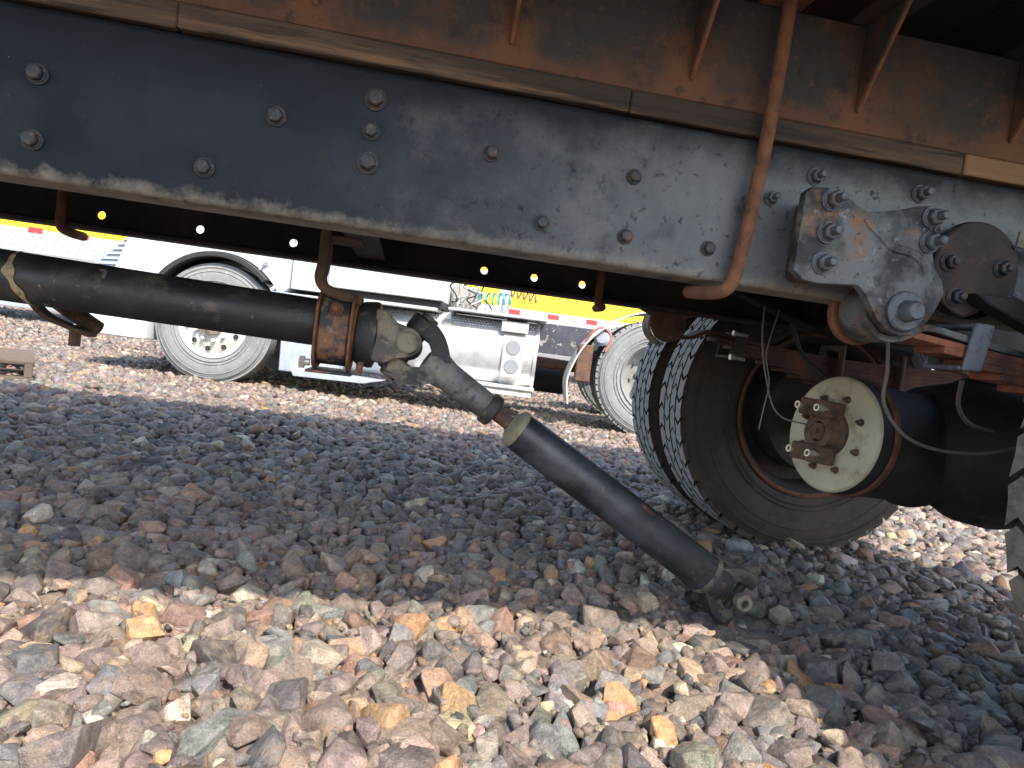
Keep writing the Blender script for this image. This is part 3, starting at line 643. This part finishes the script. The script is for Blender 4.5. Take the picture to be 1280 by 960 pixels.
# hoses and wires under the frame
def wire(pts, r, m, nm):
    b = MB(); b.tube(smooth(pts, 8), r, n=8); return b.build(nm, m, truck)
wire([(.93, 1.75, .80), (.935, 1.75, .72), (.96, 1.75, .62), (1.0, 1.73, .52), (1.09, 1.70, .50)], .0022, 'wire_grey', 'brake_wire')
wire([(.99, 1.78, .80), (.965, 1.77, .68), (.985, 1.77, .60), (.98, 1.77, .53), (.975, 1.77, .47)], .0019, 'wire_grey', 'brake_wire')
wire([(.98, 1.32, .74), (1.0, 1.33, .66), (1.03, 1.36, .58), (1.13, 1.38, .51), (1.30, 1.39, .50), (1.5, 1.4, .55)], .0038, 'wire_grey', 'air_hose')
wire([(1.10, 1.90, .78), (1.13, 1.88, .70), (1.16, 1.85, .66), (1.20, 1.80, .62)], .006, 'hose_black', 'air_hose')
wire([(1.24, 1.40, .66), (1.26, 1.42, .60), (1.33, 1.45, .56), (1.45, 1.48, .55), (1.50, 1.50, .555)], .005, 'wire_grey', 'air_hose')
wire([(.95, 2.0, .86), (1.2, 1.95, .78), (1.5, 1.9, .74)], .012, 'diff_black', 'air_hose')
wire([(1.62, 1.42, .44), (1.52, 1.40, .50), (1.46, 1.36, .56)], .016, 'yoke_rust', 'axle_pipe')

# ---- front driveline: fixed shaft and its carrier bearing
SA, SB = npv(-2.9, 1.60, .668), npv(-.205, 1.668, .606); sd = unit(SB - SA)
b = MB(); b.lathe([(0, .057), (np.linalg.norm(SB - SA), .054)], SA, sd, 40); fs = b.build('front_shaft', 'shaft_front', truck); fs['label'] = 'black front drive shaft tube'
# flaking tan paint mark on the tube
b = MB(); L0 = float(np.dot(npv(-.805, 1.65, .62) - SA, sd)); _, q1, q2 = frame(sd); V = []; F = []; n = 26
for k in range(n + 1):
    an = rad(95 + 185*k/n); c = math.sin(math.pi*k/n); wv = .0020 + .0070*c*c*(1 + .5*math.sin(9*an)) ; 
    d_ = q1*math.cos(an) + q2*math.sin(an)
    for e in (-1, 1): V.append(SA + sd*(L0 + .020*math.cos(an*1.3) + e*wv*(1 + .3*math.sin(5*an + e))) + d_*.0573)
for k in range(n): F.append((2*k, 2*k + 1, 2*k + 3, 2*k + 2))
b.add(V, F); b.build('paint_mark', 'tan_paint', fs)
# carrier bearing: strap round the bearing, two flanges, hanger arm, bolts
BX = -.158
ring = lambda R, sq: [(YC + (R + sq)*math.cos(a) if False else YC + R*math.cos(a)*1.02, .592 + R*math.sin(a)) for a in np.linspace(0, 2*math.pi, 40, endpoint=False)]
def superell(R, p, zc=.590, n=44, kz=1.):
    o = []
    for a in np.linspace(0, 2*math.pi, n, endpoint=False):
        c, s_ = math.cos(a), math.sin(a); o.append((YC + R*math.copysign(abs(c)**p, c), zc + kz*R*math.copysign(abs(s_)**p, s_)))
    return o
b = MB(); b.prism(superell(.077, .62), YZ, BX - .034, BX + .034); cb = b.build('carrier_bearing', 'bearing_bracket', truck, bevel=.004); cb['label'] = 'rusty carrier bearing bracket'
for x in (BX - .0375, BX + .0375):
    b = MB(); b.prism(superell(.088, .60), YZ, x - .0032, x + .0032); b.build('bearing_flange', 'rust_rod', cb, bevel=.0015)
b = MB(); b.ribbon(smooth([(-.196, 1.62, .815), (-.196, 1.62, .74), (-.200, 1.622, .705), (-.188, 1.63, .684), (-.15, 1.64, .672), (-.105, 1.65, .664)], 5), .050, .024); b.build('hanger_arm', 'rust_brown', cb, bevel=.004)
b = MB(); b.box((-.20, 1.60, .796), (-.12, 1.74, .8005)); b.build('arm_foot', 'rust_brown', cb, bevel=.001)
bolt((-.155, 1.588, .640), cb, size=.012, m='rust_rod', d=(0, -1, 0), tip=.014)
for x, z in ((-.215, .515), (-.10, .517)):
    k = MB(); k.tube([(x, 1.60, z), (x + .014, 1.60, z + .001)], .008, n=10); k.lathe([(0, 0), (0, .015), (.011, .015), (.011, 0)], (x - .008 if x < -.15 else x + .004, 1.60, z), (1, 0, 0), 6); k.build('flange_bolt', 'bright_steel' if x < -.15 else 'rust_rod', cb)
b = MB(); b.box((BX - .05, 1.585, .495), (BX + .05, 1.75, .501)); b.build('bearing_shoe', 'bearing_bracket', cb, bevel=.001)
# flange yoke of the fixed shaft
J = npv(.012, YC, .576)
b = MB(); b.lathe([(-.112, .0), (-.112, .066), (-.100, .074), (-.075, .078), (-.066, .076), (-.060, .060), (-.056, 0)], (.0, YC, .590), (1, 0, -.04), 36); fy = b.build('flange_yoke', 'yoke_dark', truck)
b = MB(); b.lathe([(-.122, .0), (-.122, .070), (-.113, .070), (-.113, 0)], (.0, YC, .590), (1, 0, -.04), 36); b.build('dust_shield', 'rust_rod', fy)
for s in (-1, 1):
    b = MB(); y0, y1 = YC + s*.038, YC + s*.068
    b.prism([(-.070, .535), (-.070, .655), (-.045, .650), (-.020, .628), (.020, .618)] + circle(.006, .586, .034, 12, 60, -70)[:] + [(-.02, .545), (-.045, .530)], XZ, min(y0, y1), max(y0, y1))
    b.build('yoke_ear', 'yoke_cast', fy, bevel=.007, seg=2)
    b = MB(); b.lathe([(0, .025), (.007, .025), (.010, .021), (.010, 0)], (.006, y1, .587), (0, s, 0), 24); b.build('bearing_cap', 'cap_tan', fy)

# lower bracket hanging under the front shaft
b = MB(); b.ribbon(smooth([(-1.00, 1.95, .66), (-.92, 1.95, .55), (-.845, 1.95, .515), (-.79, 1.95, .50)], 5), .05, .010); b.tube([(-.93, 2.02, .585), (-.80, 2.0, .515)], .022, n=12); b.tube([(-.845, 1.98, .52), (-.845, 1.98, .465)], .014, n=10)
b.build('exhaust_bracket', 'rust_brown', truck)

# ---------------------------------------------------------------- the dropped rear drive shaft
E0 = npv(.88, 1.642, .062); D = unit(E0 - J); N1 = unit(np.cross(npv(0, 1, 0), D)); N1 = N1 if N1[2] > 0 else -N1; N2 = np.cross(D, N1)
shaft = thing('drive_shaft', (.88, 1.642, .0), 'disconnected black rear drive shaft slanting down with its loose end on gravel', 'drive shaft')
at_ = lambda t, a=0, b_=0: J + D*t + N1*a + N2*b_
b = MB(); b.lathe([(.046, .018), (.052, .038), (.066, .043), (.085, .0425), (.115, .0355), (.232, .0325)], J, D, 36); sl = b.build('slip_yoke', 'slip_grey', shaft, sharp=45)
for s in (-1, 1):
    b = MB(); b.ribbon(smooth([at_(.085, s*.016), at_(.064, s*.036), at_(.040, s*.053), at_(.016, s*.060), at_(.002, s*.058)], 5), .072, .040, tuple(N2)); b.lathe([(.034, 0), (.034, .034), (.038, .038), (.072, .038), (.077, .032), (.077, .0)], J, N1*s, 26)
    b.build('yoke_ear', 'yoke_dark' if s > 0 else 'yoke_cast', sl, bevel=.0065, seg=2, sharp=50)
    b = MB(); b.lathe([(.0775, .022), (.084, .022), (.087, .018), (.085, .012), (.085, 0)], J, N1*s, 22); b.build('bearing_cap', 'yoke_cast', sl)
b = MB(); b.cyl(J - N1*.07, J + N1*.07, .019, n=16); b.cyl(J - npv(0, .06, 0), J + npv(0, .06, 0), .019, n=16); b.lathe([(-.03, 0), (-.028, .022), (0, .032), (.028, .022), (.03, 0)], J, (0, 1, 0), 18); b.build('joint_cross', 'yoke_dark', sl)
b = MB(); b.lathe([(.230, .030), (.231, .0385), (.238, .0405), (.254, .0400), (.258, .036), (.258, .016)], J, D, 32); b.build('seal_cap', 'yoke_dark', shaft)
b = MB(); b.cyl(at_(.256), at_(.306), .0175, n=20); b.build('spline', 'rust_brown', shaft)
b = MB(); b.lathe([(.300, .019), (.304, .026), (.309, .036), (.315, .0450), (.319, .0495), (.328, .0503), (.330, .0498)], J, D, 40); b.build('tube_cap', 'cap_tan', shaft, sharp=50)
b = MB(); b.lathe([(.3295, .0495), (.60, .0500), (.935, .0505)], J, D, 44); b.build('tube', 'shaft_black', shaft)
b = MB(); b.lathe([(.932, .0506), (.936, .0530), (.944, .0530), (.948, .0510), (.955, .047)], J, D, 40); b.build('weld_ring', 'yoke_cast', shaft)
b = MB(); b.lathe([(.950, .050), (.962, .053), (.980, .052), (.996, .042), (.996, 0)], J, D, 36); ey = b.build('end_yoke', 'yoke_dark', shaft)
for s in (-1, 1):
    b = MB(); b.ribbon(smooth([at_(.955, s*.022), at_(.980, s*.040), at_(1.002, s*.053), at_(1.026, s*.056), at_(1.046, s*.054)], 5), .074, .034, tuple(N2)); b.lathe([(.036, 0), (.036, .028), (.066, .030), (.071, .026), (.071, 0)], at_(1.035), N1*s, 24); b.build('yoke_ear', 'yoke_cast' if s > 0 else 'yoke_dark', ey, bevel=.006, seg=2, sharp=50)
b = MB(); b.cyl(at_(1.035, -.058), at_(1.035, .058), .012, n=16); b.cyl(at_(1.035, 0, -.058), at_(1.035, 0, .058), .012, n=16); b.build('joint_cross', 'yoke_dark', ey)
for s in (-1, 1):
    b = MB(); b.lathe([(.036, .013), (.036, .021), (.060, .021), (.063, .018), (.063, .010), (.058, .010), (.058, 0)], at_(1.035), N2*s, 24); b.build('bearing_cap', 'cap_tan', ey)

# ---------------------------------------------------------------- white tractor unit behind
tr = thing('semi_truck', (-1.63, 6.33, 0), 'white semi truck with aluminium fuel tank parked on the sunlit gravel', 'truck', rz=rad(-9.7), local=True)
HW = 2.35
def arc(cx, cz, R, a0, a1, n): return [(cx + R*math.cos(rad(a)), cz + R*math.sin(rad(a))) for a in np.linspace(a0, a1, n)]
b = MB(); b.prism([(-.99, .62), (-.60, .58)] + arc(0, .50, .615, 172, 30, 26) + [(.60, .878), (.62, 1.78), (-.45, 1.62), (-.795, 1.17), (-.895, .88)], XZ, .02, HW); b.build('hood', 'white_paint', tr, bevel=.012, seg=2)
b = MB(); b.prism([(.622, .878), (.93, .878), (.935, .935), (1.925, .935), (1.93, 3.0), (.95, 3.0), (.62, 1.80)], XZ, .025, HW); cab = b.build('cab', 'white_paint', tr, bevel=.012, seg=2)
b = MB(); b.box((.95, -.012, .930), (1.935, .022, 1.30)); b.build('cab_skirt', 'skirt_paint', tr, bevel=.006)
b = MB(); b.tube([(.40, .018, 1.21), (.62, .012, 1.18)], .004, n=6); b.build('door_seam', 'black_plastic', cab)
b = MB(); b.prism([(-1.11, .40), (-1.07, .285), (-.56, .285), (-.555, .56), (-1.10, .56)], XZ, -.02, HW + .02); b.build('bumper', 'white_paint', tr, bevel=.02, seg=3)
gr_ = MB(); gr_.prism([(-1.08, .575), (-1.07, .905), (-.805, 1.166), (-.905, .88), (-1.0, .575)], XZ, .05, HW - .03); gr_ = gr_.build('grille', 'grille_grey', tr)
for k in range(12):
    z = .62 + .045*k; xa = -1.075 if z < .905 else -1.07 + (z - .905)*1.015; xb = -.985 + (z - .62)*.345
    if xb - xa > .02: q = MB(); q.bar((xa + .004, .045, z), (xb - .004, .045, z + .012), .02, .014); q.build('louvre', 'step_grey', gr_)
b = MB(); b.ribbon([(x, .13, z) for x, z in arc(0, .50, .585, 168, 44, 30)], .36, .045); b.build('wheel_arch', 'black_plastic', tr, bevel=.006)
b = MB(); b.tube([(.355, -.01, 1.00), (.385, -.01, 1.06), (.42, -.01, 1.075)], .012, n=8); b.build('arch_stay', 'step_grey', tr)
b = MB(); b.box((-.60, .06, .30), (-.565, .5, .60)); b.build('mud_flap', 'black_plastic', tr)
b = MB(); b.prism([(.44, .79), (.47, .838), (1.10, .838), (1.10, .70), (.52, .70)], XZ, -.01, .5); b.build('cab_step', 'step_grey', tr, bevel=.006)
b = MB(); b.prism([(.60, .165), (.585, .69), (1.10, .69), (1.12, .172)], XZ, .01, .48); b.build('battery_box', 'step_grey', tr, bevel=.008)
b = MB(); b.prism([(.75, .14), (.72, .20), (1.5, .19), (1.35, .15)], XZ, -.05, .3); b.build('step_tread', 'step_grey', tr, bevel=.004)
b = MB(); b.box((1.03, -.03, .838), (1.90, .30, .868)); b.build('deck_board', 'trailer_white', tr, bevel=.004)
b = MB(); b.box((.95, .05, .872), (1.93, .6, .928)); b.build('under_cab', 'black_plastic', tr)
# tank
TC, TZ, TR = .335, .535, .318
b = MB(); b.lathe([(1.15, 0), (1.15, TR - .02), (1.17, TR), (2.76, TR), (2.78, TR - .02), (2.78, 0)], (0, TC, TZ), (1, 0, 0), 48); tank = b.build('fuel_tank', 'aluminium', tr)
b = MB(); b.lathe([(2.762, TR + .001), (2.762, TR + .012), (2.792, TR + .012), (2.792, TR - .03)], (0, TC, TZ), (1, 0, 0), 48); b.build('tank_rim', 'aluminium', tank)
for x in (1.45, 1.995):
    b = MB(); b.lathe([(x - .030, TR + .001), (x - .030, TR + .008), (x + .030, TR + .008), (x + .030, TR + .001)], (0, TC, TZ), (1, 0, 0), 48); b.build('tank_strap', 'aluminium', tank)
    b = MB(); b.box((x - .033, TC - TR*.72 - .03, TZ + TR*.62), (x + .033, TC - TR*.72 + .0, TZ + TR*.62 + .06)); b.build('strap_latch', 'strap_grey', tank)
st = MB(); st.lathe([(2.49, TR + .001), (2.49, TR + .014), (2.675, TR + .014), (2.675, TR + .001)], (0, TC, TZ), (1, 0, 0), 48); st = st.build('step_band', 'alu_dull', tank)
b = MB(); b.box((2.495, -.012, .36), (2.670, -.002, .69)); b.build('step_plate', 'aluminium', tank, bevel=.003)
for z in (.615, .455): q = MB(); q.lathe([(0, 0), (0, .062), (-.006, .060), (-.006, 0)], (2.583, -.0125, z), (0, 1, 0), 28); q.build('step_hole', 'lamp_grey', tank)
b = MB(); b.box((2.46, .02, .745), (2.69, .06, .835)); b.build('step_bracket', 'alu_dull', tank, bevel=.004)
b = MB(); b.box((1.75, -.03, .262), (2.80, .12, .292)); b.build('lower_step', 'aluminium', tank, bevel=.004)
b = MB(); b.prism([(1.75, .205), (2.78, .205), (2.78, .26), (1.75, .26)], XZ, -.01, .25); b.build('tank_cradle', 'alu_dull', tank, bevel=.004)
b = MB(); b.box((1.99, -.02, .868), (2.84, .62, .890)); b.build('deck_plate', 'aluminium', tr, bevel=.004)
b = MB()
for i in range(56):
    for j in range(3):
        x = 1.20 + i*.028 + (j % 2)*.014
        if 2.46 < x < 2.70 or x > 2.74: continue
        an = rad(118 + j*6.5); y, z = TC + (TR + .002)*math.cos(an), TZ + (TR + .002)*math.sin(an); y = TC - abs(TC - y)
        b.add([(x - .010, y, z), (x, y + .004, z + .007), (x + .010, y, z), (x, y - .004, z - .007), (x, y - .003, z + .003)], [(0, 1, 4), (1, 2, 4), (2, 3, 4), (3, 0, 4)])
b.build('diamond_tread', 'aluminium', tank)
# frame, shafts, rear fender
for y in (.80, 1.50):
    b = MB(); b.box((-.8, y, .60), (6.2, y + .08, .87)); b.build('frame_rail', 'frame_black', tr, bevel=.004)
b = MB(); b.prism([(2.80, .60), (3.22, .60), (3.36, .88), (2.80, .88)], XZ, .55, .60); b.build('splash_panel', 'frame_black', tr)
b = MB(); b.cyl((2.2, .75, .53), (3.5, .75, .50), .052, n=18); b.build('cross_pipe', 'rust_brown', tr)
b = MB(); b.lathe([(0, 0), (.01, .13), (.03, .15), (.66, .15), (.69, .12), (.70, 0)], (2.45, 1.15, .36), (1, 0, 0), 24); b.build('air_tank', 'diff_black', tr)
b = MB(); b.ribbon([(p[0], .26, p[2]) for p in smooth([(3.10, 0, .20), (3.075, 0, .437), (3.19, 0, .727), (3.40, 0, .935), (3.61, 0, 1.04), (3.85, 0, 1.075)], 6)], .56, .012); b.build('quarter_fender', 'alu_dull', tr)
b = MB(); b.box((3.13, .0, .40), (3.26, .10, .72)); b.build('fender_bracket', 'rust_brown', tr, bevel=.01)
b = MB(); b.lathe([(0, 0), (0, .05), (.02, .075), (.10, .075), (.12, .05), (.12, 0)], (3.32, .02, .80), (.3, 1, 0), 22); b.build('brake_chamber', 'step_grey', tr)
b = MB(); b.tube(smooth([(3.18, .0, .74), (3.24, -.02, .84), (3.32, .0, .88), (3.40, .02, .80), (3.36, .0, .68)], 6), .010, n=8); b.build('brake_hose', 'hose_red', tr)
def far_wheel(x, y, front, dual):
    w = bpy.data.objects.new('wheel', None); COL.objects.link(w); w.parent = tr; ORIG[w] = npv(x, y, .5); w.location = (x, y, .5)
    for j in range(2 if dual else 1):
        yy = y + .32*j; b = MB(); b.lathe(tyre_profile(w=.27), (x, yy, .5), (0, 1, 0), 64)
        for r_ in (.335, .36, .44, .475): b.lathe([(-.003 if r_ < .45 else .002, r_ - .004), (-.007 if r_ < .45 else -.002, r_), (-.003 if r_ < .45 else .002, r_ + .004)], (x, yy, .5), (0, 1, 0), 64)
        b.build('tyre', 'far_tyre', w)
        b = MB()
        if front:
            for k in range(5): t = .027 + k*.0455; b.lathe([(t, .498), (t, .514), (t + .036, .514), (t + .036, .498)], (x, yy, .5), (0, 1, 0), 64)
        else: tread(b, (x, yy, .5), (0, 1, 0), .515, .27, 56, rows=4, seed=7, zig=.008, gap=.005)
        b.build('tread', 'far_tyre', w)
    fr = 1 if front else 0
    b = MB()
    if front: b.lathe([(.02, .30), (.004, .305), (.0, .298), (.008, .285), (.03, .272), (.045, .262), (.03, .235), (.012, .19), (.005, .15), (.003, .09)], (x, y, .5), (0, 1, 0), 56)
    else: b.lathe([(.02, .30), (.004, .305), (.0, .298), (.03, .275), (.12, .262), (.165, .20), (.165, .09)], (x, y, .5), (0, 1, 0), 56)
    b.build('rim', 'far_rim' if front else 'far_tyre', w)
    for k in range(10):
        a = 2*math.pi*(k + .3)/10; q = MB(); yh = y + (.0165 if front else .150); q.cyl((x + .222*math.cos(a), yh, .5 + .222*math.sin(a)), (x + .222*math.cos(a), yh + .03, .5 + .222*math.sin(a)), .022, n=14); q.build('hand_hole', 'black_plastic', w)
        yl = y - (0 if front else -.165); q = MB(); q.lathe([(.006, .019), (-.022, .018), (-.030, .012), (-.030, 0)], (x + .150*math.cos(a + .3), yl, .5 + .150*math.sin(a + .3)), (0, 1, 0), 6); q.build('lug_nut', 'far_rim' if front else 'far_tyre', w)
    b = MB(); b.lathe([(.01, .105), (-.05, .10), (-.065, .085), (-.075, .05), (-.078, 0)] if front else [(.165, .12), (-.02, .11), (-.03, .09), (-.03, 0)], (x, y, .5), (0, 1, 0), 30); b.build('hub', 'far_hub', w)
    return w
far_wheel(0, 0, True, False); far_wheel(3.823, 0, False, True); far_wheel(5.15, 0, False, True); far_wheel(3.823, 1.75, False, True); far_wheel(0, 2.05, True, False); far_wheel(5.15, 1.75, False, True)
# air lines behind the cab
def coil(nm, m, p0, p1, R, turns, r):
    p0, p1 = npv(*p0), npv(*p1); a, e1, e2 = frame(p1 - p0); L = np.linalg.norm(p1 - p0); n = turns*12
    b = MB(); b.tube([p0 + a*L*k/n + (e1*math.cos(k*math.pi/6) + e2*math.sin(k*math.pi/6))*R for k in range(n + 1)], r, n=6); return b.build(nm, m, tr)
coil('air_line', 'hose_teal', (2.18, .45, 1.02), (2.50, .55, 1.06), .05, 6, .008)
coil('air_line', 'hose_red', (2.40, .75, 1.16), (2.75, .75, 1.12), .05, 6, .008)
for k in range(7):
    x0 = 1.98 + .045*k; pts = [(x0, .4, 1.15)]
    for j in range(4): pts.append((x0 + random.uniform(-.07, .09), .35 + random.uniform(0, .2), 1.10 - .05*j + random.uniform(-.02, .02)))
    b = MB(); b.tube(smooth(pts, 6), .007, n=6); b.build('air_line', ['black_plastic', 'hose_grey', 'trailer_white'][k % 3], tr)
b = MB(); b.box((1.95, .55, .89), (2.20, .8, 1.12)); b.build('valve_box', 'strap_grey', tr, bevel=.01)
b = MB(); b.cyl((2.24, .4, .925), (2.24, .6, .925), .035, n=16); b.build('air_filter', 'strap_grey', tr)
b = MB(); b.box((2.38, .6, .90), (2.48, .9, 1.3)); b.build('headboard_post', 'step_grey', tr, bevel=.004)

# ---------------------------------------------------------------- trailers beyond
def trailer(nm, x0, x1, y, zb, zr, zy, label, refl, white2, parts, skirt):
    t = thing(nm, (x0, y, 0), label, 'trailer')
    b = MB(); b.box((x0, y + .02, zy), (x1, y + 2.5, 4.0)); b.build('box_body', 'trailer_yellow', t)
    b = MB(); b.box((x0, y, zb + .06), (x1, y + 2.52, zy - .001)); rail_ = b.build('side_rail', 'trailer_white', t)
    b = MB(); b.box((x0, y - .01, zb), (x1, y + 2.53, zb + .059)); b.build('bottom_edge', 'trailer_grey', t)
    if white2:
        b = MB(); b.box((x0, y + .012, white2[0]), (x1, y + .0195, white2[1])); b.build('white_stripe', 'trailer_white', t)
    for x in refl[0]:
        b = MB(); b.box((x - .12, y - .006, refl[1] - .05), (x + .12, y - .001, refl[1] + .05)); b.build('reflector', 'reflector_red', t)
    for k in range(parts[0]):
        z = zb + .10 + k*(zy - zb - .12)/parts[0]; b = MB(); b.box((x0, y - .004, z), (x1, y - .0005, z + .010)); b.build('rail_ridge', 'hose_grey', t)
        b = MB()
        if parts[1]:
            for x in np.arange(max(x0, -10), x1 - .1, .14): b.lathe([(0, 0), (0, .014), (-.008, .010), (-.010, 0)], (x + .04*k, y - .0005, z + .05), (0, 1, 0), 6)
            r_ = b.build('rivet_row', 'lamp_grey', rail_)
    if skirt:
        b = MB(); b.box((skirt[0], y + .05, skirt[2]), (skirt[1], y + .08, zb - .001)); b.build('side_skirt', 'grille_grey', t)
    for yy in (y + .35, y + 2.0):
        b = MB(); lx = skirt[1] - .1 if skirt else x0 + 2.0
        if skirt and yy < y + 1: yy = y - .10
        b.box((lx - .07, yy - .07, .05), (lx + .07, yy + .07, zb - .002)); b.box((lx - .14, yy - .13, -.005), (lx + .14, yy + .13, .049)); b.build('landing_leg', 'trailer_grey', t, bevel=.01)
    bx = x0 + 1.2 if skirt else x1 - 1.4
    for k in range(2):
        for yy in (y + .1, y + 1.9):
            b = MB(); b.lathe([(0, .0), (0, .28), (-.01, .30), (-.01, .46), (.03, .51), (.48, .51), (.52, .46), (.52, 0)], (bx + 1.25*k*(1 if skirt else -1), yy, .5), (0, 1, 0), 32); b.build('wheel', 'tyre_rubber', t)
    return t
trailer('box_trailer', -20., -5.1, 14.0, 1.19, 0, 1.665, 'yellow and white box trailer with riveted rail and grey side skirt', (np.arange(-6.02 - .78*6, -5.3, .78), 1.645), None, (4, True), (-20., -5.75, .24))
trailer('box_trailer', -1.0, 12.6, 14.6, 1.16, 0, 1.470, 'yellow box trailer behind the tractor drive wheels with smooth white rail', (2.19 + .845*np.arange(-3, 11), 1.385), (2.03, 2.16), (1, False), None)

# ---------------------------------------------------------------- pallet on the gravel
p = thing('wood_pallet', (-3.085, 5.12, .0), 'weathered wooden pallet lying flat on the gravel', 'pallet', rz=rad(26), local=True)
for k in range(7): b = MB(); b.box((-.60 + .0, -.50 + k*.152, .112 + random.uniform(0, .003)), (.60, -.50 + k*.152 + .092, .132)); b.build('deck_board', 'pallet_wood', p, bevel=.003)
for k in range(3): b = MB(); b.box((-.595 + k*.57, -.50, .024), (-.595 + k*.57 + .045, .505, .1115)); b.build('stringer', 'pallet_wood', p, bevel=.003)
for k in range(3): b = MB(); b.box((-.60, -.50 + k*.45, .002), (.60, -.50 + k*.45 + .1, .0235)); b.build('bottom_board', 'pallet_wood', p, bevel=.003)
